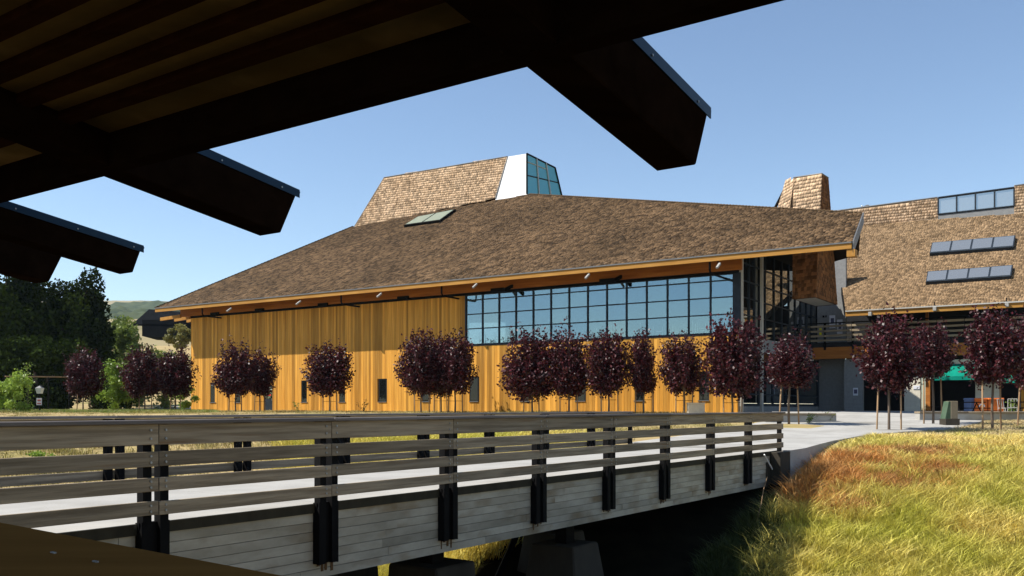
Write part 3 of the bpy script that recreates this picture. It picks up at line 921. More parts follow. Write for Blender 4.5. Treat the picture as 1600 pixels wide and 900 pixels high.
# room behind the strip window, with white chair legs standing up along the sill
mb = MB()
MF.box(mb, 0.06, wx1 + 1, 0.26, 6.0, 5.0, 5.2); MF.box(mb, 0.06, wx1 + 1, 6.0, 6.1, 5.0, 9.6); MF.box(mb, 0.06, wx1 + 1, 0.26, 6.0, 9.3, 9.4)
mb.build('room', MT['void'], hall)
mb = MB()
for i in range(70):
    ac = wx0 + 0.4 + R.random() * (wx1 - wx0 - 0.8); d0 = 0.06 + R.random() * 0.35
    h = R.uniform(0.25, 0.75)
    MF.box(mb, ac, ac + 0.035, d0, d0 + 0.035, 5.0, 5.45 + h)
    if i % 3 == 0: MF.box(mb, ac, ac + 0.4, d0, d0 + 0.03, 5.3 + h * 0.7, 5.34 + h * 0.7)
tag(mb.build('chair_legs', MT['white_paint'], hall), kind='stuff')

# skylight tower on the crest
T0 = hit(553, 355, RP, MN); T2 = hit(823, 302.6, RP, MN)
ln = (T2 - T0).normalized()
lean = math.radians(13)
tn = ln.cross(ZV).normalized()
if tn.y > 0: tn = -tn
tup = (ZV * math.cos(lean) - tn * math.sin(lean)).normalized()
TN = ln.cross(tup).normalized()
tb0 = hit(553, 355.5, T0, TN); tb1 = hit(774, 309.5, T0, TN); tb2 = hit(823, 303, T0, TN)
tt0 = hit(600, 278, T0, TN); tt1 = hit(793, 245, T0, TN); tt2 = hit(823, 240, T0, TN)
def along_m(p, x):
    kx = (x - 800) / F
    return (kx * p.y - p.x) / (MF.m.x - kx * MF.m.y)
gt = tt2 + MF.m * along_m(tt2, 867); gt.z = EYE + (HY - 262) / F * gt.y
gb = tb2 + MF.m * along_m(tb2, 877.5); gb.z = EYE + (HY - 306) / F * gb.y
mb = MB()
dn = Vector((0, 0, -1.5))
bt0 = tt0 + MF.m * 5; bb0 = tb0 + MF.m * 6
mb.poly([tb0, tb1, tt1, tt0]); mb.poly([tt0, tt1, tt2, gt, bt0]); mb.poly([bb0, tb0, tt0, bt0]); mb.poly([gb, bb0, bt0, gt])
tower = mb.build('skylight_tower', MT['shake_gold'], hall)
shingle_face('tower_shingles', tower, [tb0, tb1, tt1, tt0], MT['shake_gold'], 0.21, 0.11, 0.22, 0.03)
mb = MB(); mb.tube([tt0 + ZV * 0.02, tt1 + ZV * 0.02], 0.06, 4); mb.build('ridge_flashing', MT['gutter'], tower)
mb = MB(); mb.tube([tb0, tt0], 0.05, 4); mb.tube([tb1, tt1], 0.05, 4); mb.build('corner_flashing', MT['gutter'], tower)
mb = MB(); thick_quad(mb, [tb1 + dn * 0.1, tb2 + dn * 0.1, tt2, tt1], 0.12); mb.build('white_panel', MT['white_panel'], tower)
gf = quad_grid(tb2 + ZV * 0.0, gb, gt, tt2, 3, 2)
inset = Vector((0, 0, 0))
for i in range(3):
    for j in range(2):
        s0, s1 = i / 3, (i + 1) / 3; t0_, t1_ = (0.0, 0.46) if j == 0 else (0.46, 1.0)
        mb = MB(); mb.poly([gf(s0, t0_), gf(s1, t0_), gf(s1, t1_), gf(s0, t1_)])
        mb.build('pane', MT['glass_teal'], tower)
nG = (gb - tb2).cross(tt2 - tb2).normalized()
if nG.dot(Vector((0, 0, EYE)) - tb2) < 0: nG = -nG
for s in (1 / 3, 2 / 3):
    mb = MB(); mb.tube([gf(s, 0) + nG * .03, gf(s, 1) + nG * .03], 0.07, 4); mb.build('mullion', MT['pale_frame'], tower)
mb = MB(); mb.tube([gf(0, .46) + nG * .02, gf(1, .46) + nG * .02], 0.05, 4); mb.build('transom', MT['steel_dark'], tower)
mb = MB(); mb.tube([gf(0, .80) + nG * .02, gf(.62, .80) + nG * .02], 0.04, 4); mb.build('transom', MT['pale_frame'], tower)
for (p, q) in ((tb2, tt2), (tt2, gt), (gt, gb)):
    mb = MB(); mb.tube([p + nG * .02, q + nG * .02], 0.075, 4); mb.build('corner_frame', MT['steel_black'], tower)
# two-pane skylight lying on the brown roof
def roof_light(parent, name, px4, plane_p, plane_n, npan, gm, fm, raise_=0.22):
    c = [hit(x, y, plane_p, plane_n) for x, y in px4]      # TL TR BR BL
    mb = MB(); b = [p - plane_n * 0.05 for p in c]; t = [p + plane_n * raise_ for p in c]
    mb.hexa(b, t)
    o = mb.build(name, fm, parent)
    f = quad_grid(t[3], t[2], t[1], t[0], npan, 1)
    for i in range(npan):
        s0 = (i + 0.045) / npan; s1 = (i + 0.955) / npan
        mb = MB(); q = [f(s0, 0.07), f(s1, 0.07), f(s1, 0.93), f(s0, 0.93)]
        mb.hexa([p + plane_n * 0.004 for p in q], [p + plane_n * 0.03 for p in q])
        mb.build('pane', gm, o)
roof_light(hall, 'roof_skylight', [(655, 342), (713, 330.5), (688, 348.5), (632, 356)], RP, MN, 2, MT['glass_sky'], MT['steel_black'])

# shingled shaft hanging under the roof overhang and rising through it
sh = [P(1274, 464, 52.0), P(1308, 474.5, 55.9), None, P(1238.5, 466.5, 53.0)]
z_b = sh[0].z
for i in (1, 3): sh[i].z = z_b
sh[2] = sh[1] + (sh[3] - sh[0])
st = [P(1284, 272, 53.0), P(1294, 278.5, 55.3), None, P(1240, 278.5, 54.0)]
st[3] = hit(1240, 278.5, sh[0], (sh[3] - sh[0]).cross(st[0] - sh[0]).normalized())
st[1] = hit(1294, 278.5, sh[0], (sh[1] - sh[0]).cross(st[0] - sh[0]).normalized())
st[2] = st[1] + (st[3] - st[0])
mb = MB(); mb.hexa(sh, st)
shaft = mb.build('shingled_shaft', MT['shake_red_shade'], hall)
zc = z_b + 3.2
def lerp(i, z): t = (z - sh[i].z) / (st[i].z - sh[i].z); return sh[i] * (1 - t) + st[i] * t
shingle_face('shaft_shingles', shaft, [sh[3], sh[0], lerp(0, zc), lerp(3, zc)], MT['shake_red_shade'], 0.21, 0.13, 0.25, 0.026)
shingle_face('shaft_shingles', shaft, [sh[0], sh[1], lerp(1, zc), lerp(0, zc)], MT['shake_red_shade'], 0.21, 0.13, 0.25, 0.026)
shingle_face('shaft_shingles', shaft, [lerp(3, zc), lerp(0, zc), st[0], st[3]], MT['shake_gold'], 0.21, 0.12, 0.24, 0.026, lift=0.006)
shingle_face('shaft_shingles', shaft, [lerp(0, zc), lerp(1, zc), st[1], st[0]], MT['shake_red_shade'], 0.21, 0.12, 0.24, 0.026, lift=0.006)
mb = MB(); mb.poly([p - ZV * 0.006 + (sum(sh, Vector()) / 4 - p) * 0.12 for p in sh]); mb.build('soffit_panel', MT['pale_frame'], shaft)
mb = MB(); mb.tube([st[3] + ZV * .03, st[0] + ZV * .03, st[1] + ZV * .03], 0.05, 4); mb.build('cap_flashing', MT['gutter'], shaft)
lf = [P(1214, 330, 56.0), lerp(3, z_b + 4.2), st[3] - ZV * 0.05, P(1237, 283, 55.6)]
mb = MB(); thick_quad(mb, lf, 0.1); mb.build('side_cheek', MT['shake_gold'], shaft)
shingle_face('shaft_shingles', shaft, lf, MT['shake_gold'], 0.21, 0.13, 0.25, 0.026)
mb = MB(); mb.tube([P(1210, 327, 56.2), P(1233.5, 281.5, 55.8)], 0.09, 4); mb.build('edge_flashing', MT['steel_black'], shaft)

# glazed side wall (plane a = 0), looking towards the courtyard
def side_piece(name, parent, d0, d1, a0, a1, z0, z1, m): return MF.piece(name, parent, a0, a1, d0, d1, z0, z1, m)
sd = [MF.d_at(x) for x in (1161, 1169, 1177.5, 1186, 1194, 1208, 1220, 1231, 1241, 1250, 1259, 1267, 1277)]
mb = MB()
MF.box(mb, -0.12, 0.04, 0.0, 0.35, 0.6, 10.1)
cw = mb.build('corner_post', MT['pale_frame'], hall)
side_piece('floor_band', hall, 0.35, sd[-1], -0.10, 0.0, 4.45, 5.22, MT['stucco_grey'])
side_piece('base_wall', hall, 0.0, sd[-1], -0.10, 0.0, 0.5, 1.30, MT['stucco_grey'])
mb = MB()
for d in sd[1:]: MF.box(mb, -0.10, 0.02, d - 0.04, d + 0.04, 5.22, 10.2)
for z in (6.40, 7.35, 8.28, 9.25): MF.box(mb, -0.09, 0.01, 0.3, sd[-1], z - 0.03, z + 0.03)
cwall = mb.build('curtain_wall', MT['steel_dark'], hall)
zr = [5.22, 6.40, 7.35, 8.28, 9.25, 10.2]
dl = [0.35] + sd[1:]
for i in range(len(dl) - 1):
    for j in range(5):
        o = side_piece('pane', cwall, dl[i] + 0.02, dl[i + 1] - 0.02, -0.03, -0.015, zr[j] + 0.02, zr[j + 1] - 0.02, MT['glass_dark'])
        o.rotation_euler.rotate_axis('Z', R.uniform(-0.006, 0.006)); o.rotation_euler.rotate_axis('X', R.uniform(-0.006, 0.006))
side_piece('pale_post', hall, sd[3] - 0.14, sd[3] + 0.14, -0.22, -0.105, 0.55, 10.4, MT['pale_frame'])
mb = MB()
low = [0.35] + [MF.d_at(x) for x in (1184, 1206, 1226, 1245, 1277)]
for d in low[1:]: MF.box(mb, -0.10, 0.02, d - 0.07, d + 0.07, 1.30, 4.45)
MF.box(mb, -0.09, 0.01, 0.3, low[-1], 1.30, 1.46); MF.box(mb, -0.09, 0.01, 0.3, low[-1], 1.95, 2.02)
lw = mb.build('ground_floor_glazing', MT['steel_dark'], hall)
for i in range(len(low) - 1):
    side_piece('pane', lw, low[i] + 0.02, low[i + 1] - 0.02, -0.03, -0.015, 1.48, 4.43, MT['glass_dark'])

# ------------------------------------------------------------------ courtyard building on the right
_e = P(1450, 480, 57.0)
RF = Fr((_e.x, _e.y), (-2180.0, F))
RF.o = RF.o + RF.m * 2.0           # d = 0 is the wall, d = -2 the eave
hall2 = empty('courtyard_building', RF.p(-6, 3, 0.9), 'tan shingled building with ribbon skylights behind the courtyard trees', 'building')
REZ = EYE + (HY - 478.5) / F * 57.0
rp = math.radians(33)
RN = -RF.m * math.sin(rp) + ZV * math.cos(rp)
RP2 = RF.p(0, -2.0, REZ)
ra0 = RF.a_at(1321.5, -2.0); ra1 = RF.a_at(1640, -2.0)
e_l = RF.p(ra0, -2.0, REZ); e_r = RF.p(ra1, -2.0, REZ)
r_l1 = hit(1308, 395, RP2, RN); r_l2 = hit(1301, 354.5, RP2, RN); r_t = hit(1640, 330.5, RP2, RN)
mb = MB(); slab(mb, [e_r, e_l, r_l1, r_l2, r_t], 0.32)
roof2 = mb.build('roof', MT['shake_tan'], hall2)
shingle_face('roof_shingles', roof2, [e_r, e_l, r_l1, r_l2, r_t], MT['shake_tan'], 0.205, 0.11, 0.21, 0.045, jit=0.010)
RF.piece('fascia', hall2, ra1, ra0, -2.06, -1.97, REZ - 0.36, REZ - 0.08, MT['fascia'])
RF.piece('gutter', hall2, ra1, ra0, -2.14, -2.0, REZ - 0.075, REZ + 0.0, MT['pale_frame'])
mb = MB()
for (p, q) in ((e_l, r_l1), (r_l1, r_l2)):
    k = RF.w * 0.02
    mb.hexa([p + k - ZV * .4, p + k * 4 - ZV * .4, q + k * 4 - ZV * .4, q + k - ZV * .4], [p + k + ZV * .06, p + k * 4 + ZV * .06, q + k * 4 + ZV * .06, q + k + ZV * .06])
mb.build('rake_board', MT['steel_black'], hall2)
# parapet along the top of the roof
TP = hit(1400, 348, RP2, RN); TPN = -RF.m
def tp(x, y): return hit(x, y, TP, TPN)
pq = [tp(1296, 358), tp(1465, 344.5), tp(1465, 309.5), tp(1300, 331.5)]
mb = MB(); thick_quad(mb, pq, 0.4); par1 = mb.build('parapet', MT['shake_gold'], hall2)
shingle_face('parapet_shingles', par1, pq, MT['shake_gold'], 0.21, 0.13, 0.25, 0.028)
mb = MB(); mb.tube([pq[3] + ZV * .05, pq[2] + ZV * .05], 0.06, 4); mb.build('coping', MT['gutter'], par1)
pq2 = [tp(1585, 336), tp(1660, 329), tp(1660, 281), tp(1585, 291.5)]
mb = MB(); thick_quad(mb, pq2, 0.4); par2 = mb.build('parapet', MT['shake_gold'], hall2)
shingle_face('parapet_shingles', par2, pq2, MT['shake_gold'], 0.21, 0.13, 0.25, 0.028)
mb = MB(); mb.tube([pq2[3] + ZV * .05, pq2[2] + ZV * .05], 0.06, 4); mb.build('coping', MT['gutter'], par2)
cq = [tp(1466, 344), tp(1584.5, 334.5), tp(1584.5, 293), tp(1466, 309)]
mb = MB(); thick_quad(mb, [cq[0], cq[1], tp(1584.5, 322), tp(1466, 335)], 0.25)
clere = mb.build('clerestory', MT['stucco_grey'], hall2)
f = quad_grid(tp(1466, 335), tp(1584.5, 322), cq[2], cq[3], 4, 1)
for i in range(4):
    mb = MB(); mb.poly([f(i / 4, 0) + RF.m * .05, f((i + 1) / 4, 0) + RF.m * .05, f((i + 1) / 4, 1) + RF.m * .05, f(i / 4, 1) + RF.m * .05]); mb.build('pane', MT['glass_sky2'], clere)
for i in range(5):
    mb = MB(); mb.tube([f(i / 4, 0), f(i / 4, 1)], 0.06, 4); mb.build('mullion', MT['steel_dark'], clere)
for t in (0, 1):
    mb = MB(); mb.tube([f(0, t), f(1, t)], 0.07, 4); mb.build('transom', MT['steel_dark'], clere)
mb = MB(); mb.poly([f(0, 0) + RF.m * 2.5, f(1, 0) + RF.m * 2.5, f(1, 1) + RF.m * 2.5 - ZV * .1, f(0, 1) + RF.m * 2.5 - ZV * .1]); mb.build('inner_wall', MT['pale_frame'], clere)
roof_light(hall2, 'ribbon_skylight', [(1457, 384), (1587, 373), (1584, 391), (1453, 401)], RP2, RN, 4, MT['glass_sky2'], MT['steel_dark'], 0.25)
roof_light(hall2, 'ribbon_skylight', [(1450, 429.5), (1583, 419.5), (1580, 437), (1447, 446)], RP2, RN, 4, MT['glass_sky2'], MT['steel_dark'], 0.25)
for (x, y) in ((1464, 486), (1577, 479.5), (1363, 494)):
    a_ = RF.a_at(x, -2.0); z = RF.z_at(x, y, -2.0)
    mb = MB(); c = RF.p(a_, -2.05, z); mb.obox(c, RF.w * 0.2, -RF.m * 0.2 , ZV * 0.26); fl = mb.build('floodlight', MT['lamp_metal'], hall2, bevel=0.02)
    mb = MB(); mb.tube([c + RF.w * .14 + ZV * .28, c + RF.w * .14 + ZV * .55], 0.03, 6); mb.build('bracket', MT['steel_black'], fl)
# upper gallery
def ax(x, d=0): return RF.a_at(x, d)
def az(x, y, d=0): return RF.z_at(x, y, d)
mb = MB()
RF.box(mb, ax(1660, 3.5), ax(1322, 3.5), 3.5, 3.7, 0.8, 8.6)
rb = mb.build('rear_wall', MT['void'], hall2)
zf = az(1300, 535.5)
RF.piece('gallery_floor', hall2, ax(1660), ax(1244), -0.4, 3.5, zf - 0.32, zf, MT['void'])
RF.piece('gallery_beam', hall2, ax(1660), ax(1258), -0.42, 0.1, az(1300, 561), zf - 0.325, MT['cedar_dark'])
mb = MB(); RF.box(mb, ax(1321.5, .8), ax(1277, .8), 0.8, 1.1, zf, az(1290, 396, .8)); gw = mb.build('gallery_wall', MT['stucco_grey'], hall2)
for (x0, x1, y0, y1) in ((1296, 1305, 493, 513), (1308, 1316.5, 499.5, 522)):
    q = RF.piece('poster', gw, ax(x1, .79), ax(x0, .79), 0.77, 0.795, az(x0, y1, .79), az(x0, y0, .79), MT['paper'])
    h0, h1 = az(x0, y1, .79), az(x0, y0, .79)
    RF.piece('poster_print', gw, ax(x1 - 1.8, .77), ax(x0 + 2.2, .77), 0.755, 0.766, h0 + (h1 - h0) * .35, h0 + (h1 - h0) * .78, MT['ink'])
for (x0, x1) in ((1285.5, 1288), (1290, 1291.5)):
    RF.piece('wall_fitting', gw, ax(x1, .79), ax(x0, .79), 0.74, 0.795, az(1288, 496, .79), az(1288, 493, .79), MT['steel_black'])
sl = [(508, 511.2), (515.5, 518.8), (523, 526.2), (530, 533.2)]
xsl = [1243.5, 1287, 1331, 1375, 1419, 1463, 1507, 1551, 1600, 1650]
for i in range(len(xsl) - 1):
    for (y0, y1) in sl:
        RF.piece('gallery_slat', hall2, ax(xsl[i + 1], -.5) + .02, ax(xsl[i], -.5) - .02, -0.56, -0.51, az(1300, y1, -.5), az(1300, y0, -.5), MT['grey_wood'])
    RF.piece('gallery_post', hall2, ax(xsl[i] + 3, -.5), ax(xsl[i], -.5), -0.50, -0.40, zf - 0.5, az(1300, 505, -.5), MT['steel_black'])
RF.piece('gallery_handrail', hall2, ax(1650, -.5), ax(1243.5, -.5), -0.60, -0.42, az(1300, 505.5, -.5), az(1300, 504, -.5), MT['steel_black'])
for (y0, y1) in ((512, 515), (518.9, 522.5)):
    RF.piece('yellow_tag', hall2, ax(1283.5, -.6), ax(1280, -.6), -0.58, -0.562, az(1300, y1, -.6), az(1300, y0, -.6), MT['yellow'])
RF.piece('timber_post', hall2, ax(1451, .5), ax(1447, .5), 0.3, 0.6, zf, 8.2, MT['cedar_dark'])
# ground floor: stucco piers with dark recesses between
G0 = 0.7
def gwall(x0, x1, d, y_top, m, name='wall_pier', th=0.35):
    return RF.piece(name, hall2, ax(x1, d), ax(x0, d), d, d + th, G0, az((x0 + x1) / 2, y_top, d), m)
gwall(1271, 1319, 1.6, 556, MT['stucco_grey'])
pil = gwall(1319, 1348, 0.0, 561, MT['stucco_grey'])
RF.piece('poster', hall2, ax(1340.5, -.02), ax(1333, -.02), -0.03, -0.005, az(1337, 618), az(1337, 606), MT['paper'])
RF.piece('poster_print', hall2, ax(1339.4, -.04), ax(1334.3, -.04), -0.045, -0.034, az(1337, 615), az(1337, 608.5), MT['ink'])
gwall(1413, 1438, 0.0, 561, MT['stucco_cream'])
RF.piece('wall_sign', hall2, ax(1437, -.02), ax(1427, -.02), -0.04, -0.005, az(1432, 608), az(1432, 602.5), MT['paper'])
gwall(1438, 1446, 0.2, 561, MT['glass_dark'], 'narrow_window', 0.1)
gwall(1446, 1453, 0.1, 561, MT['cedar_dark'], 'timber_post')
gwall(1524, 1562, 0.0, 561, MT['stucco_cream'])
gwall(1590, 1595, -0.1, 561, MT['steel_dark'], 'door_jamb')
gwall(1595, 1606, 0.0, 561, MT['cedar'], 'timber_post')
gwall(1606, 1660, 0.0, 561, MT['stucco_cream'])
RF.piece('stucco_lintel', hall2, ax(1660), ax(1453), 0.02, 0.3, az(1500, 591), az(1500, 561.5), MT['stucco_cream'])
def awning(x0, x1, y0, y1):
    zt = az((x0 + x1) / 2, y0); 
    a0, a1 = ax(x1), ax(x0)
    zb = az((x0 + x1) / 2, y1, -1.7)
    mb = MB()
    mb.hexa([RF.p(a0, -0.01, zt - .02), RF.p(a1, -0.01, zt - .02), RF.p(a1, -1.7, zb), RF.p(a0, -1.7, zb)],
            [RF.p(a0, -0.01, zt), RF.p(a1, -0.01, zt), RF.p(a1, -1.7, zb + .02), RF.p(a0, -1.7, zb + .02)])
    mb.hexa([RF.p(a0, -1.70, zb - .22), RF.p(a1, -1.70, zb - .22), RF.p(a1, -1.72, zb - .22), RF.p(a0, -1.72, zb - .22)],
            [RF.p(a0, -1.70, zb + .02), RF.p(a1, -1.70, zb + .02), RF.p(a1, -1.72, zb + .02), RF.p(a0, -1.72, zb + .02)])
    aw = mb.build('awning', MT['green_awning'], hall2)
    for a_ in (a0 + 0.03, a1 - 0.03):
        mb = MB(); mb.tube([RF.p(a_, 0, zb), RF.p(a_, -1.68, zb - .03)], 0.02, 6); mb.build('awning_arm', MT['pale_frame'], aw)
awning(1466, 1553, 568, 588)
awning(1560, 1650, 568, 592)

# satellite dish on the parapet
dp = tp(1350, 326) + RF.m * 0.6
dish = empty('satellite_dish', dp - ZV * 0.35, 'small grey satellite dish on the shingled parapet against the sky', 'satellite dish')
mb = MB(); fwd = (Vector((-0.75, -0.45, 0.5))).normalized()
sx = fwd.cross(ZV).normalized(); sy = sx.cross(fwd)
rings = []
for i, (r, h) in enumerate(((0.0, 0.0), (0.18, 0.02), (0.32, 0.06), (0.42, 0.11))):
    rings.append([dp + sx * r * math.cos(t * math.pi / 6) + sy * r * math.sin(t * math.pi / 6) + fwd * h for t in range(12)])
for i in range(3):
    for j in range(12):
        mb.poly([rings[i][j], rings[i][(j + 1) % 12], rings[i + 1][(j + 1) % 12], rings[i + 1][j]])
mb.build('reflector', MT['gutter'], dish, smooth=True)
mb = MB(); mb.tube([dp - sy * .3 + fwd * .05, dp + fwd * 0.5], 0.015, 6); mb.tube([dp + fwd * .42, dp + fwd * .56], 0.04, 8); mb.build('feed_arm', MT['white_paint'], dish)
mb = MB(); mb.tube([dp, dp - fwd * .12, dp - ZV * .6 - fwd * .12], 0.03, 6); mb.build('mast', MT['gutter'], dish)

# ------------------------------------------------------------------ courtyard furniture
def zg(p): return 0.14 + (min(p.y, 50) - 31.5) * 0.041
def seat_wall(x0, x1, Y0, Y1, label, h=0.34, m=None):
    a = P(x0, 655, Y0); b = P(x1, 655, Y1)
    a.z = zg(a); b.z = a.z
    d = (b - a); L_ = d.length; d.normalize(); n = Vector((-d.y, d.x, 0))
    e = empty('seat_wall', a, label, 'seat wall')
    piece('concrete_wall', e, a - ZV * 0.3, d * L_, n * 0.4, ZV * (h + 0.3), MT['concrete'], 0.01)
    k = 0.0
    while k < L_:
        k2 = min(k + 2.4, L_)
        piece('timber_top', e, a + d * (k - 0.02) - n * 0.05 + ZV * (h + 0.003), d * (k2 - k - 0.01), n * 0.5, ZV * 0.09, MT['grey_wood'], 0.01)
        k = k2
    return e
seat_wall(1196, 1307, 41.5, 41.8, 'low concrete seat wall with timber top beside the path end of the bridge')
seat_wall(1437, 1640, 43.2, 43.8, 'long low concrete seat wall with timber top in front of the orange bins')
def cabinet():
    b = P(1483, 660, 39.5); b.z = H(b.x, b.y) - 0.02
    e = empty('utility_cabinet', b, 'green and tan utility cabinet standing in dry grass before the seat wall', 'utility cabinet')
    mb = MB()
    mb.box((b.x - 0.26, b.y - 0.25, b.z), (b.x + 0.34, b.y + 0.35, b.z + 0.3)); mb.build('base', MT['concrete_dark'], e, bevel=0.01)
    mb = MB()
    mb.hexa([Vector((b.x - 0.02, b.y - .2, b.z + .3)), Vector((b.x + .28, b.y - .2, b.z + .3)), Vector((b.x + .28, b.y + .3, b.z + .3)), Vector((b.x - .02, b.y + .3, b.z + .3))],
            [Vector((b.x - 0.02, b.y - .2, b.z + 1.05)), Vector((b.x + .28, b.y - .2, b.z + 1.05)), Vector((b.x + .28, b.y + .3, b.z + 1.05)), Vector((b.x - .02, b.y + .3, b.z + 1.05))])
    mb.build('door_panel', MT['tan_metal'], e, bevel=0.012)
    mb = MB()
    mb.hexa([Vector((b.x - 0.25, b.y - .19, b.z + .3)), Vector((b.x - .021, b.y - .19, b.z + .3)), Vector((b.x - .021, b.y + .28, b.z + .3)), Vector((b.x - .25, b.y + .28, b.z + .3))],
            [Vector((b.x - 0.10, b.y - .19, b.z + 1.04)), Vector((b.x - .021, b.y - .19, b.z + 1.04)), Vector((b.x - .021, b.y + .28, b.z + 1.04)), Vector((b.x - .10, b.y + .28, b.z + 1.04))])
    mb.build('side_cover', MT['green_metal'], e)
cabinet()
def bin_(x0, x1, y0, Y, m, label, logo=False):
    b = P((x0 + x1) / 2, 650, Y); b.z = zg(b) + 0.065
    w = (x1 - x0) / F * Y
    h = EYE + (HY - y0) / F * Y - b.z
    e = empty('storage_bin', b, label, 'bin', 'bins behind the seat wall')
    mb = MB(); mb.box((b.x - w / 2, b.y - .35, b.z), (b.x + w / 2, b.y + .35, b.z + h * .86)); mb.build('body', m, e, bevel=0.03)
    mb = MB(); mb.box((b.x - w / 2 - .015, b.y - .37, b.z + h * .865), (b.x + w / 2 + .015, b.y + .37, b.z + h)); mb.build('lid', m, e, bevel=0.03)
    if logo:
        mb = MB()
        for i in range(10):
            t0 = math.pi * i / 10; t1 = math.pi * (i + 1) / 10
            mb.poly([Vector((b.x + math.cos(t) * r, b.y - .352, b.z + h * .5 + math.sin(t) * r)) for t, r in ((t0, .10), (t0, .16), (t1, .16), (t1, .10))])
        mb.build('white_arch_logo', MT['white_paint'], e)
bin_(1511, 1519.5, 622, 47.0, MT['blue_plastic'], 'slim blue grey bin left of the two orange ones')
bin_(1520, 1537.5, 622, 46.8, MT['orange'], 'orange bin with white arch mark, next to the blue grey bin', True)
bin_(1539, 1563, 622, 46.8, MT['orange'], 'wider orange bin to the right of the marked orange bin')
def picnic(x, Y, label):
    b = P(x, 650, Y); b.z = zg(b) + 0.065
    e = empty('picnic_table', b, label, 'table', 'black courtyard tables')
    mb = MB(); mb.box((b.x - .75, b.y - .4, b.z + .70), (b.x + .75, b.y + .4, b.z + .75)); mb.build('table_top', MT['steel_black'], e)
    for s in (-1, 1):
        mb = MB(); mb.box((b.x - .75, b.y + s * .7 - .14, b.z + .42), (b.x + .75, b.y + s * .7 + .14, b.z + .46)); mb.build('bench_seat', MT['steel_black'], e)
        mb = MB(); mb.tube([(b.x + s * .5, b.y - .65, b.z), (b.x + s * .5, b.y, b.z + .7), (b.x + s * .5, b.y + .65, b.z)], 0.03, 6)
        mb.build('leg_frame', MT['steel_black'], e)
picnic(1510, 45.2, 'black picnic table in front of the orange bins')
picnic(1604, 45.5, 'black picnic table at the right edge of the courtyard')
def metal_chair(x, Y, rz, label, m):
    b = P(x, 650, Y); b.z = zg(b) + 0.065
    e = empty('metal_chair', b, label, 'chair', 'metal chairs in the courtyard')
    c, s = math.cos(rz), math.sin(rz)
    def q(u, v, z): return Vector((b.x + u * c - v * s, b.y + u * s + v * c, b.z + z))
    mb = MB(); mb.hexa([q(-.22, -.22, .44), q(.22, -.22, .44), q(.22, .22, .44), q(-.22, .22, .44)], [q(-.22, -.22, .47), q(.22, -.22, .47), q(.22, .22, .47), q(-.22, .22, .47)]); mb.build('seat', m, e)
    for (u, v) in ((-.2, -.2), (.2, -.2), (.2, .2), (-.2, .2)):
        mb = MB(); mb.tube([q(u * 1.1, v * 1.1, 0), q(u, v, .44)], .015, 6); mb.build('leg', m, e)
    mb = MB()
    for u in (-.2, -.07, .07, .2): mb.tube([q(u, .2, .46), q(u, .26, .88)], .014, 6)
    mb.tube([q(-.21, .26, .88), q(.21, .26, .88)], .018, 6); mb.build('backrest', m, e)
metal_chair(1570, 44.9, 0.4, 'pale metal chair nearest the orange bins', MT['pale_frame'])
metal_chair(1582, 45.4, -0.5, 'pale metal chair at right, beside the edge picnic table', MT['pale_frame'])
# pale green junction box against the cedar wall, over the end of the bridge rail
jb = P(1087, 650, 48.5); jb.z = zg(jb) - 0.05
ju = empty('transformer_box', jb, 'pale green low transformer box before the cedar wall', 'utility box')
mb = MB(); mb.box((jb.x - .42, jb.y - .3, jb.z), (jb.x + .42, jb.y + .3, jb.z + .62)); mb.build('body', MT['stucco_cream'], ju, bevel=0.02)
mb = MB(); mb.box((jb.x - .44, jb.y - .32, jb.z + .625), (jb.x + .44, jb.y + .32, jb.z + .70)); mb.build('lid', MT['stucco_cream'], ju, bevel=0.02)

# ------------------------------------------------------------------ plum trees
def plum_crown(seed):
    r = np.random.RandomState(seed)
    pos = []; size = []
    nsh = 230
    limbs = []
    for i in range(nsh):
        az_ = r.rand() * 2 * math.pi
        h = 0.06 + 0.94 * r.rand() ** 0.85
        env = math.sin(math.pi * min(1, (h * 0.82 + 0.12))) ** 0.50
        rad = env * (r.rand() ** 0.35) * r.uniform(0.80, 1.10)
        tgt = np.array([rad * math.cos(az_), rad * math.sin(az_), h * r.uniform(0.90, 1.08)])
        if r.rand() < 0.20: tgt *= r.uniform(1.05, 1.16)
        root = np.array([0.12 * tgt[0], 0.12 * tgt[1], 0.05 + 0.35 * h * r.rand()])
        nl = int(r.uniform(26, 48))
        t = 0.30 + 0.70 * r.rand(nl) ** 0.8
        line = root[None] * (1 - t[:, None]) + tgt[None] * t[:, None]
        line[:, 2] += 0.06 * np.sin(t * math.pi) * -1
        line += r.normal(size=(nl, 3)) * 0.052
        pos.append(line); size.append(r.uniform(0.085, 0.15, nl))
        if i % 7 == 0: limbs.append((root, tgt))
    return np.concatenate(pos), np.concatenate(size), limbs

crowns = []
for sdx in range(6):
    p, s, limbs = plum_crown(100 + sdx)
    p = p * np.array([1.3, 1.3, 2.7])
    d = np.linalg.norm(p / np.array([1.3, 1.3, 2.7]) - np.array([0, 0, .5]), axis=1)
    me = leaves_mesh('plum_crown', p, s * 1.2, [MT['plum']], 0.35, 0.62)
    lb = MB()
    for (a, b) in limbs:
        a = Vector(a * np.array([1.3, 1.3, 2.7])); b = Vector(b * np.array([1.3, 1.3, 2.7]))
        lb.tube([Vector((0, 0, -0.05)), a * 0.8, (a + b) * 0.5, b * 0.96], [0.045, 0.03, 0.018, 0.006], 5, cap=False)
    lm = D.meshes.new('plum_limbs'); lm.from_pydata(lb.v, [], lb.f); lm.materials.append(MT['bark'])
    crowns.append((me, lm))

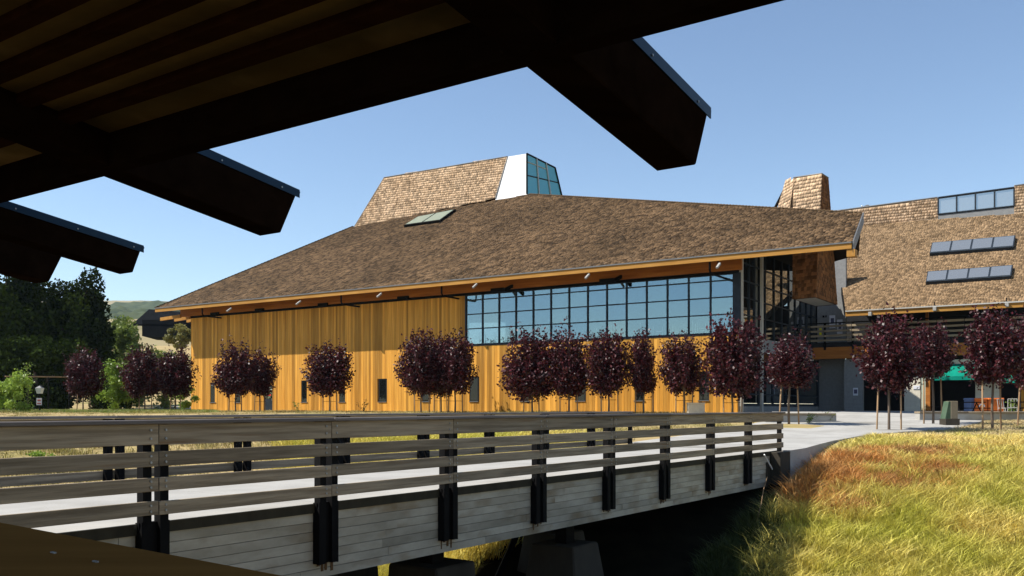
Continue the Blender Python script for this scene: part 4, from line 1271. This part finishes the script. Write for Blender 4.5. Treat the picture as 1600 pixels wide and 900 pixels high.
def tube_mesh(name, pts, rad, n, m):
    b = MB(); b.tube(pts, rad, n)
    me = D.meshes.new(name); me.from_pydata(b.v, [], b.f); me.materials.append(m)
    me.polygons.foreach_set('use_smooth', [True] * len(me.polygons))
    return me
trunk_me = [tube_mesh('plum_trunk', [(0, 0, -0.15), (0.02 * k, 0.01, 0.4), (-0.03 * k, 0.02 * k, 1.0)], [0.062, 0.05, 0.045], 8, MT['bark']) for k in (-1, 0.3, 1)]
stake_me = tube_mesh('tree_stake', [(0, 0, -0.2), (0, 0, 1.0)], [0.036, 0.034], 8, MT['stake'])
tie_me = tube_mesh('stake_tie', [(-0.5, 0, 0), (0.5, 0, 0)], [0.012, 0.012], 5, MT['steel_black'])
TREES = [
    (130, 31, 545, 618, 66.0, 'leftmost plum tree, purple leaved, standing before the dark evergreens'),
    (226, 31, 541, 617, 65.5, 'second purple plum tree from the left, beside the bright green shrub'),
    (274, 31, 543, 618, 67.5, 'third purple plum tree from the left, overlapping the left end of the hall'),
    (368, 34, 535, 616, 63.5, 'larger of two touching purple plums near the left end of the cedar wall'),
    (406, 26, 545, 616, 65.5, 'smaller purple plum touching its left neighbour beside the cedar wall door'),
    (515, 39, 532, 615, 62.0, 'lone round purple plum tree before the middle of the cedar wall'),
    (658, 36, 516, 614, 57.0, 'left tree of the dense purple plum trio under the strip window end'),
    (689, 32, 522, 616, 58.5, 'middle tree of the dense purple plum trio under the strip window end'),
    (711, 32, 520, 612, 57.0, 'right tree of the dense purple plum trio under the strip window end'),
    (832, 50, 514, 620, 52.5, 'leftmost purple plum of the row under the strip window, long branch to the left'),
    (889, 38, 512, 616, 51.5, 'second purple plum of the row under the strip window'),
    (951, 37, 510, 614, 50.5, 'third purple plum of the row under the strip window'),
    (1006, 26, 518, 612, 50.0, 'narrow sparse purple plum in the row under the strip window'),
    (1069, 37, 521, 613, 48.5, 'purple plum beside the pale transformer box'),
    (1144, 51, 492, 617, 45.5, 'tall broad purple plum at the glazed corner of the hall'),
    (1233, 39, 524, 605, 40.0, 'purple plum standing by the path end beside the left seat wall'),
    (1389, 50, 487, 607, 36.5, 'large staked purple plum right of the path in dry grass'),
    (1458, 36, 500, 590, 40.5, 'smaller purple plum standing behind the utility cabinet'),
    (1551, 49, 481, 598, 36.5, 'large purple plum in front of the green awnings'),
    (1610, 40, 488, 605, 39.5, 'purple plum cut off by the right edge of the picture'),
]
for i, (x, hw, yt, yb, Y, lab) in enumerate(TREES):
    b = P(x, 650, Y); b.z = H(b.x, b.y)
    ztop = EYE + (HY - yt) / F * Y - b.z
    zbot = EYE + (HY - yb) / F * Y - b.z
    rx = hw / F * Y
    t = empty('plum_tree', b, lab, 'tree', 'purple plum trees around the hall')
    cm, lm = crowns[i % 6]
    tk = link('trunk', trunk_me[i % 3], t); tk.scale = (1, 1, zbot + 0.35)
    rz = R.uniform(0, 6.28); lean_ = (R.uniform(-.09, .09), R.uniform(-.09, .09))
    for (nm, me) in (('crown', cm), ('limb', lm)):
        c = link(nm, me, t, (0, 0, zbot + 0.08)); kx = 1.16 if i < 15 else 1.18
        c.scale = (rx / kx, rx / kx, (ztop - zbot) / 2.98); c.rotation_euler = (lean_[0], lean_[1], rz)
    ang = R.uniform(-0.35, 0.35)
    for s in (-1, 1):
        k = 0.42 + R.uniform(-.04, .1)
        st_ = link('stake', stake_me, t, (s * k * math.cos(ang), s * k * math.sin(ang), 0))
        st_.scale = (1, 1, min(2.0, zbot + 0.35) * R.uniform(0.95, 1.05)); st_.rotation_euler = (R.uniform(-.03, .03), s * R.uniform(-.05, .02), 0)
    ti = link('stake_tie', tie_me, t, (0, 0, 0.75)); ti.scale = (0.85, 1, 1); ti.rotation_euler = (0, 0, ang)

# ------------------------------------------------------------------ background trees and shrubs
def leafy(name, x, Y, yt, yb, hw, m, nleaf, lsize, label, cat='tree', group=None, nclump=38, trunk=True, base=None, flat=1.0, cr=0.36):
    b = P(x, 650, Y); b.z = H(b.x, b.y) if base is None else base
    zt = EYE + (HY - yt) / F * Y - b.z; zb = EYE + (HY - yb) / F * Y - b.z
    rx = hw / F * Y; rz_ = (zt - zb) / 2; cz = (zt + zb) / 2
    e = empty(name, b, label, cat, group)
    r = NR
    cl = []; 
    while len(cl) < nclump:
        v = r.normal(size=3); v /= np.linalg.norm(v); v *= r.rand() ** 0.40
        cl.append(v * np.array([rx, rx * flat, rz_]) * 0.87)
    cl = np.array(cl)
    which = r.randint(0, nclump, nleaf)
    g = r.normal(size=(nleaf, 3)); g /= np.linalg.norm(g, axis=1)[:, None]; g *= (r.rand(nleaf) ** 0.5)[:, None]
    csz = r.uniform(0.6, 1.15, nclump) * cr
    pos = cl[which] + g * np.array([rx, rx * flat, rz_ * 0.8]) * csz[which][:, None]
    pos[:, 2] += cz
    pos[:, 2] = np.maximum(pos[:, 2], 0.05)
    tone = np.clip(r.rand(nclump)[which] * 0.6 + r.rand(nleaf) * 0.4, 0, 1)
    me = leaves_mesh('foliage', pos, r.uniform(0.7, 1.3, nleaf) * lsize, [m], 0.2, 0.6, tone)
    link('crown', me, e)
    if trunk:
        mb = MB()
        tr = max(0.04, rx * 0.07)
        mb.tube([b - ZV * .2, b + Vector((0.1, 0, cz * 0.5)), b + Vector((0, 0, cz * 1.1))], [tr * 1.3, tr, tr * .5], 8, cap=False)
        for k in range(5):
            v = cl[k]; mb.tube([b + Vector((0, 0, cz * (.4 + .1 * k))), b + Vector((v[0] * .5, v[1] * .5, cz + v[2] * .5)), b + Vector((v[0], v[1], cz + v[2]))], [tr * .5, tr * .3, tr * .1], 5, cap=False)
        mb.build('trunk', MT['bark'], e, smooth=True)
    return e
EG = 'dark evergreen trees at the left'
leafy('evergreen_tree', 96, 96, 392, 655, 80, MT['leaf_dark'], 30000, 0.42, 'tall dark evergreen rising right under the pavilion beam end', group=EG, nclump=70, cr=0.30)
leafy('evergreen_tree', 5, 92, 385, 655, 88, MT['leaf_dark'], 26000, 0.44, 'dark evergreen at the left edge of the picture', group=EG, nclump=60, cr=0.30)
leafy('evergreen_tree', 148, 101, 455, 655, 36, MT['leaf_dark'], 12000, 0.40, 'lower narrow dark evergreen on the right flank of the evergreen mass', group=EG, nclump=34)
leafy('evergreen_tree', 55, 84, 520, 665, 95, MT['leaf_dark'], 16000, 0.40, 'wide low dark evergreen behind the lamp post', group=EG, nclump=50, flat=0.4)
leafy('green_tree', 203, 108, 484, 640, 46, MT['leaf_green'], 11000, 0.36, 'light green tree between the evergreens and the dark barn', nclump=40)
leafy('green_tree', 258, 98, 545, 640, 42, MT['leaf_green'], 7000, 0.34, 'low light green tree just left of the hall', nclump=30)
leafy('olive_tree', 284, 128, 505, 545, 24, MT['leaf_olive'], 4500, 0.38, 'yellow olive tree under the left roof corner of the hall', nclump=22)
leafy('dark_shrub', 185, 80, 560, 645, 60, MT['leaf_dark'], 9000, 0.34, 'dark shrub band behind the left plum trees', 'shrub', nclump=36, flat=0.4)
leafy('green_shrub', 178, 69, 563, 640, 27, MT['leaf_lime'], 3600, 0.20, 'bright green shrub between the two leftmost plums', 'shrub', nclump=26, trunk=False)
leafy('green_shrub', 14, 58, 574, 655, 36, MT['leaf_lime'], 4200, 0.17, 'bright green shrub at the left edge above the railing', 'shrub', nclump=30, trunk=False)
leafy('green_shrub', 288, 72, 600, 642, 22, MT['leaf_lime'], 1800, 0.19, 'small bright green shrub at the left foot of the hall', 'shrub', nclump=16, trunk=False)
leafy('green_shrub', 60, 27, 706, 735, 34, MT['leaf_lime'], 1100, 0.075, 'small leafy weed bush seen through the left railing gaps', 'shrub', nclump=14, trunk=False, base=-0.9)
# slender sapling
sp = P(43, 650, 59); sp.z = H(sp.x, sp.y)
sap = empty('sapling', sp, 'slender pale sapling standing left of the lamp post', 'tree')
mb = MB(); mb.tube([sp - ZV * .1, sp + Vector((.05, 0, 1.6)), sp + Vector((-.02, 0, 3.1))], [.03, .02, .008], 6); mb.build('trunk', MT['bark'], sap)
n = 260; zz = NR.rand(n) * 2.9 + 0.3
pos = np.stack([NR.normal(size=n) * .16, NR.normal(size=n) * .16, zz], 1)
link('crown', leaves_mesh('foliage', pos, NR.uniform(.08, .16, n), [MT['leaf_lime']]), sap)

# weeds at the foot of walls
def weed(x, Y, h, label, m='leaf_green', n=130, base=None):
    b = P(x, 650, Y); b.z = H(b.x, b.y) if base is None else base
    e = empty('weed', b, label, 'weed', 'weeds along the walls')
    pos = []; mb = MB()
    for k in range(6):
        d = Vector((R.uniform(-.4, .4), R.uniform(-.3, .3), h * R.uniform(.6, 1))); mb.tube([b, b + d], [.008, .003], 4, cap=False)
        for _ in range(n // 6):
            t = R.uniform(.2, 1); pos.append([d.x * t + R.gauss(0, .05), d.y * t + R.gauss(0, .05), d.z * t + R.gauss(0, .04)])
    mb.build('stem', MT['bark'], e)
    link('leaves', leaves_mesh('leaves', np.array(pos), NR.uniform(.05, .11, len(pos)), [MT[m]]), e)
weed(1262, 40.6, .5, 'leafy weed in front of the left seat wall')
weed(1294, 41.9, .62, 'leafy weed growing over the right end of the left seat wall', n=90)
weed(466, 62.5, .9, 'weed at the wall foot left of the lone plum tree')
weed(566, 61, 1.0, 'dark thistle weed at the wall foot right of the lone plum tree', 'leaf_dark')
weed(1580, 47.5, 1.0, 'green plant behind the pale metal chairs', 'leaf_lime', 260)

# ------------------------------------------------------------------ lamp post, bar fence, barn
lb = P(62, 650, 60); lb.z = H(lb.x, lb.y)
lamp = empty('lamp_post', lb, 'slim lamp post with white lantern and a small notice before the dark evergreens', 'lamp post')
zt = EYE + (HY - 615) / F * 60
mb = MB(); mb.tube([lb - ZV * .1, Vector((lb.x, lb.y, zt))], .05, 8); mb.build('post', MT['steel_black'], lamp)
mb = MB()
t4 = [Vector((lb.x + a * .20, lb.y + b * .20, zt + .36)) for a, b in ((-1, -1), (1, -1), (1, 1), (-1, 1))]
b4 = [Vector((lb.x + a * .13, lb.y + b * .13, zt)) for a, b in ((-1, -1), (1, -1), (1, 1), (-1, 1))]
mb.hexa(b4, t4); mb.build('lantern', MT['white_paint'], lamp)
mb = MB(); c = Vector((lb.x, lb.y, zt + .52))
for i in range(4): mb.poly([t4[i] * 1.0, t4[(i + 1) % 4], c])
mb.build('lantern_cap', MT['gutter'], lamp)
z1 = EYE + (HY - 633) / F * 60; z2 = EYE + (HY - 622) / F * 60
mb = MB(); mb.box((lb.x - .17, lb.y - .08, z1), (lb.x + .17, lb.y - .055, z2)); nt = mb.build('notice', MT['paper'], lamp)
mb = MB(); mb.box((lb.x - .13, lb.y - .086, z1 + .08), (lb.x + .13, lb.y - .082, z1 + .14)); mb.box((lb.x - .10, lb.y - .086, z2 - .18), (lb.x + .10, lb.y - .082, z2 - .10)); mb.build('notice_print', MT['red'], nt)
fa = P(8, 588, 76); fb = P(108, 589, 80)
bf = empty('bar_fence', Vector((fa.x, fa.y, H(fa.x, fa.y))), 'pale horizontal bar fence crossing in front of the evergreens', 'fence')
mb = MB(); mb.tube([fa, fb], .06, 6); mb.build('bar', MT['stake'], bf)
for k in range(4):
    q = fa.lerp(fb, k / 3); mb = MB(); mb.tube([Vector((q.x, q.y, H(q.x, q.y) - .2)), q - ZV * .05], .06, 6); mb.build('fence_post', MT['steel_black'], bf)
# barn beyond the trees
BY = 150.0
b0 = P(206, 560, BY)
barn = empty('dark_barn', Vector((b0.x + 4, BY, H(b0.x, BY))), 'dark roofed barn on the slope behind the light green trees', 'barn')
def bq(x, y, dY=0): 
    p = P(x, y, BY + dY); return p
mb = MB()
pl = [bq(222, 525), bq(330, 530), bq(330, 498), bq(222, 500)]
mb.hexa(pl, [p + Vector((-1, 9, 0)) for p in pl]); mb.build('wall', MT['barn'], barn)
mb = MB()
rt = [bq(207, 506), bq(334, 508), bq(334, 487), bq(214, 478)]
mb.hexa([p - Vector((0, 0, .3)) + Vector((0, (0, 0, 5, 5)[i], 0)) for i, p in enumerate(rt)], [p + Vector((0, (0, 0, 5, 5)[i], 0)) for i, p in enumerate(rt)]); mb.build('roof', MT['barn'], barn)
# pale track on the slope
mb = MB()
prev = None
for i in range(16):
    y = 96 + i * 6.0
    x = -36 + i * 0.9 - 0.05 * i * i
    a = Vector((x - 3.4, y, 0)); b = Vector((x + 3.4, y, 0)); a.z = H(a.x, a.y) + .12; b.z = H(b.x, b.y) + .12
    if prev: mb.poly([prev[0], prev[1], b, a])
    prev = (a, b)
tag(mb.build('track', MT['asphalt'], None), kind='structure')

# ------------------------------------------------------------------ grass
def grass(name, cx, cy, cz, nb, spread, length, colf, label, cat='grass', width=0.012, lean=0.9):
    """clumps at cx,cy; nb blades each"""
    n = len(cx)
    idx = np.repeat(np.arange(n), nb)
    N_ = len(idx)
    scale = NR.uniform(0.7, 1.25, n)[idx]
    ang = NR.rand(N_) * 2 * math.pi
    rr = NR.rand(N_) ** 0.7
    ox = np.cos(ang) * rr * spread * scale; oy = np.sin(ang) * rr * spread * scale
    length = np.broadcast_to(length, (n,))[idx]
    L = length * scale * NR.uniform(0.55, 1.2, N_)
    ang2 = ang + NR.normal(size=N_) * 0.6
    out = lean * (0.25 + 0.85 * rr) * NR.uniform(0.4, 1.2, N_)
    dirx = np.cos(ang2) * out; diry = np.sin(ang2) * out
    base = np.stack([cx[idx] + ox, cy[idx] + oy, cz[idx] - 0.02], 1)
    nrm = np.sqrt(dirx ** 2 + diry ** 2 + 1)
    d1 = np.stack([dirx * .6, diry * .6, np.ones(N_)], 1); d1 /= np.linalg.norm(d1, axis=1)[:, None]
    d2 = np.stack([dirx * 1.6, diry * 1.6, np.full(N_, 0.45)], 1); d2 /= np.linalg.norm(d2, axis=1)[:, None]
    mid = base + d1 * (L * 0.55)[:, None]; tip = mid + d2 * (L * 0.5)[:, None]
    pa = NR.rand(N_) * math.pi
    pw = np.stack([np.cos(pa), np.sin(pa), np.zeros(N_)], 1) * (width * NR.uniform(.7, 1.4, N_))[:, None]
    v = np.empty((N_, 5, 3))
    v[:, 0] = base - pw; v[:, 1] = base + pw; v[:, 2] = mid + pw * .75; v[:, 3] = mid - pw * .75; v[:, 4] = tip
    k = np.arange(N_) * 5
    loops = np.stack([k, k + 1, k + 2, k + 3, k + 3, k + 2, k + 4], 1).ravel()
    sizes = np.tile([4, 3], N_)
    c = colf(cx, cy)[idx] * NR.uniform(0.55, 1.45, N_)[:, None]
    c = np.clip(c, 0, 1)
    me = fast_mesh(name, v.reshape(-1, 3), sizes, loops, [MT['grass']], cattr=np.repeat(c, 5, 0))
    o = link(name, me)
    return tag(o, label, cat, kind='stuff')

def in_bridge(x, y, pad=0.3):
    dx = x - BO.x; dy = y - BO.y
    u = dx * BU.x + dy * BU.y; v = dx * BV.x + dy * BV.y
    k = np.clip((u - 27) / 10, 0, 1)
    return (v > -0.32 - pad - 2.2 * k) & (v < W + 0.3 + pad + .8 * k) & (u > 19.2) & (u < 42)
def zs(x, y): return np.array([H(a, b) for a, b in zip(x, y)])
def fbm(x, y, s, seed): return np.array([mnoise.fractal(Vector((a * s, b * s, seed)), 1.0, 2.0, 4) for a, b in zip(x, y)])
def mixc(a, b, t): return a[None] * (1 - t[:, None]) + b[None] * t[:, None]
G1 = np.array([0.68, 0.55, 0.15]); G2 = np.array([0.47, 0.45, 0.065]); G3 = np.array([0.74, 0.58, 0.20]); G4 = np.array([0.66, 0.31, 0.08]); G5 = np.array([0.34, 0.185, 0.065])
def bank_col(x, y):
    t = np.clip(0.5 + 0.9 * fbm(x, y, .55, 1.0), 0, 1)
    c = mixc(G1, G2, t)
    c = c * (1 - 0) 
    h = np.clip((y - 26.5) / 3.5, 0, 1) * np.clip(0.6 + fbm(x, y, .4, 3.0), 0, 1)
    c = c * (1 - h[:, None]) + G3[None] * h[:, None]
    pxx = 800 + F * x / y
    # dead rusty sedge patches on the bank beside the bridge
    o = np.zeros(len(x))
    for (xc, yc, rx, ry) in ((8.6, 26.8, 1.7, 1.2), (9.9, 28.0, 2.0, .9), (10.4, 26.2, 1.8, .7), (8.0, 25.2, 1.1, .9), (12.4, 29.2, 2.2, .6), (12.6, 26.9, 1.1, .6), (9.0, 24.4, .8, .4)):
        o = np.maximum(o, np.exp(-(((x - xc) / rx) ** 2 + ((y - yc) / ry) ** 2)))
    o = np.clip(o * 1.35 + 0.7 * fbm(x, y, .9, 7.0) * (o > .1) - 0.12, 0, 1)
    o = np.where(o > NR.rand(len(x)) * 0.9, np.clip(o + .3, 0, 1), o * .35)
    oc = mixc(G4, G5, NR.rand(len(x)))
    c = c * (1 - o[:, None]) + oc * o[:, None]
    return c
n = 3000
cy_ = 19.2 + 13.2 * NR.rand(n); cx_ = cy_ * NR.uniform(0.20, 0.68, n)
vv = (cx_ - BO.x) * BV.x + (cy_ - BO.y) * BV.y
edge = 800 + F * cx_ / cy_
ok = ~in_bridge(cx_, cy_, 0.1) & (vv < -0.7) & (edge > 1195 + 22 * NR.normal(size=n))
cx_, cy_ = cx_[ok], cy_[ok]
grass('bank_grass', cx_, cy_, zs(cx_, cy_), 62, 0.24, 0.64 - 0.38 * np.clip((cy_ - 26.0) / 3.5, 0, 1), bank_col, 'long tufted golden green grass covering the bank right of the bridge', width=0.0105, lean=1.05)
def dry_col(x, y):
    t = np.clip(0.5 + 0.9 * fbm(x, y, .3, 11.0), 0, 1)
    return mixc(np.array([0.42, 0.34, 0.15]), np.array([0.28, 0.24, 0.07]), t)
n = 5200
cy_ = 20 + 42 * NR.rand(n) ** 1.2; cx_ = cy_ * NR.uniform(-0.62, 0.27, n)
ok = ~in_bridge(cx_, cy_, 0.1) & ~((cx_ - BO.x) * BV.x + (cy_ - BO.y) * BV.y < W + .2)
cx_, cy_ = cx_[ok], cy_[ok]
grass('meadow_grass', cx_, cy_, zs(cx_, cy_), 26, 0.30, 0.36 - 0.26 * np.clip((cy_ - 30) / 12, 0, 1), dry_col, 'dry straw coloured meadow grass beyond the bridge railings', width=0.010)
n = 3000
cy_ = 17 + 14 * NR.rand(n); cx_ = cy_ * NR.uniform(-0.25, 0.1, n)
ok = ((cx_ - BO.x) * BV.x + (cy_ - BO.y) * BV.y > W - .9)
cx_, cy_ = cx_[ok], cy_[ok]
grass('ditch_grass', cx_, cy_, zs(cx_, cy_), 45, 0.28, 0.6, lambda x, y: mixc(G1 * 1.1, G2 * 1.1, np.clip(.5 + fbm(x, y, .5, 4.), 0, 1)), 'yellow green tufted grass in the ditch seen under the bridge', width=0.008)
n = 2600
cy_ = 31 + 15 * NR.rand(n); cx_ = cy_ * NR.uniform(0.25, 0.62, n)
ok = ~in_bridge(cx_, cy_, 0.05) & ~((cy_ > 41) & (cx_ / cy_ < 0.44) & (cx_ / cy_ > .33)) & (cy_ < 43)
cx_, cy_ = cx_[ok], cy_[ok]
grass('courtyard_grass', cx_, cy_, zs(cx_, cy_), 14, 0.22, 0.13, lambda x, y: mixc(np.array([.50, .40, .22]), np.array([.30, .26, .09]), np.clip(.35 + fbm(x, y, .35, 9.), 0, 1)), 'short dry straw grass under the courtyard plum trees', width=0.010)
n = 2600
cy_ = 56 + 19 * NR.rand(n); cx_ = cy_ * NR.uniform(-0.60, -0.32, n)
grass('lawn_grass', cx_, cy_, zs(cx_, cy_), 22, 0.35, 0.22, lambda x, y: mixc(np.array([.13, .19, .03]), np.array([.33, .30, .09]), np.clip(.4 + fbm(x, y, .15, 2.), 0, 1)), 'fresh green grass around the left plum trees', width=0.016)
n = 1700
aa = NR.rand(n) * (LW - 1); dd = -NR.rand(n) * 3.5 - 0.25
cx_ = MF.o.x + MF.w.x * aa + MF.m.x * dd; cy_ = MF.o.y + MF.w.y * aa + MF.m.y * dd
grass('wall_foot_grass', cx_, cy_, zs(cx_, cy_), 8, 0.3, 0.17, dry_col, 'dry grass along the foot of the cedar wall', width=0.014)
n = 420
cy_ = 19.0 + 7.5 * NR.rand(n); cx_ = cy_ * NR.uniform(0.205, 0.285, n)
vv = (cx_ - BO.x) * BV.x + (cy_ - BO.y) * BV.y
cx_, cy_ = cx_[vv < -0.5], cy_[vv < -0.5]  # tufts tinted dark to imitate grass in the bridge shadow
grass('shade_sedge', cx_, cy_, zs(cx_, cy_), 50, 0.24, 0.55, lambda x, y: mixc(np.array([.035, .055, .012]), np.array([.075, .085, .02]), NR.rand(len(x))), 'dark green sedge tufts, shade put into their colour, on the ditch side below the bridge end', width=0.009)
# dry stalk leaning at the abutment
ds = [P(1182, 815, 23.5), P(1190, 785, 23.6), P(1193, 765, 23.6), P(1199, 745, 23.7)]
mb = MB(); mb.tube(ds, .012, 5); o = mb.build('dry_stalk', MT['stake'], None); tag(o, 'pale dry stalk standing in the shadow beside the abutment', 'plant')

# ------------------------------------------------------------------ haze over the valley
mb = MB(); mb.box((-2650, -650, -4.5), (2650, 2650, 330))
hm = D.materials.new('valley_haze'); hm.use_nodes = True
hn = hm.node_tree; hn.nodes.clear()
ho = hn.nodes.new('ShaderNodeOutputMaterial'); hv = hn.nodes.new('ShaderNodeVolumePrincipled')
hv.inputs['Color'].default_value = (0.65, 0.85, 1.0, 1); hv.inputs['Density'].default_value = 0.00007; hv.inputs['Anisotropy'].default_value = 0.2
hn.links.new(hv.outputs[0], ho.inputs['Volume'])
haze = tag(mb.build('haze', hm, None), kind='stuff')
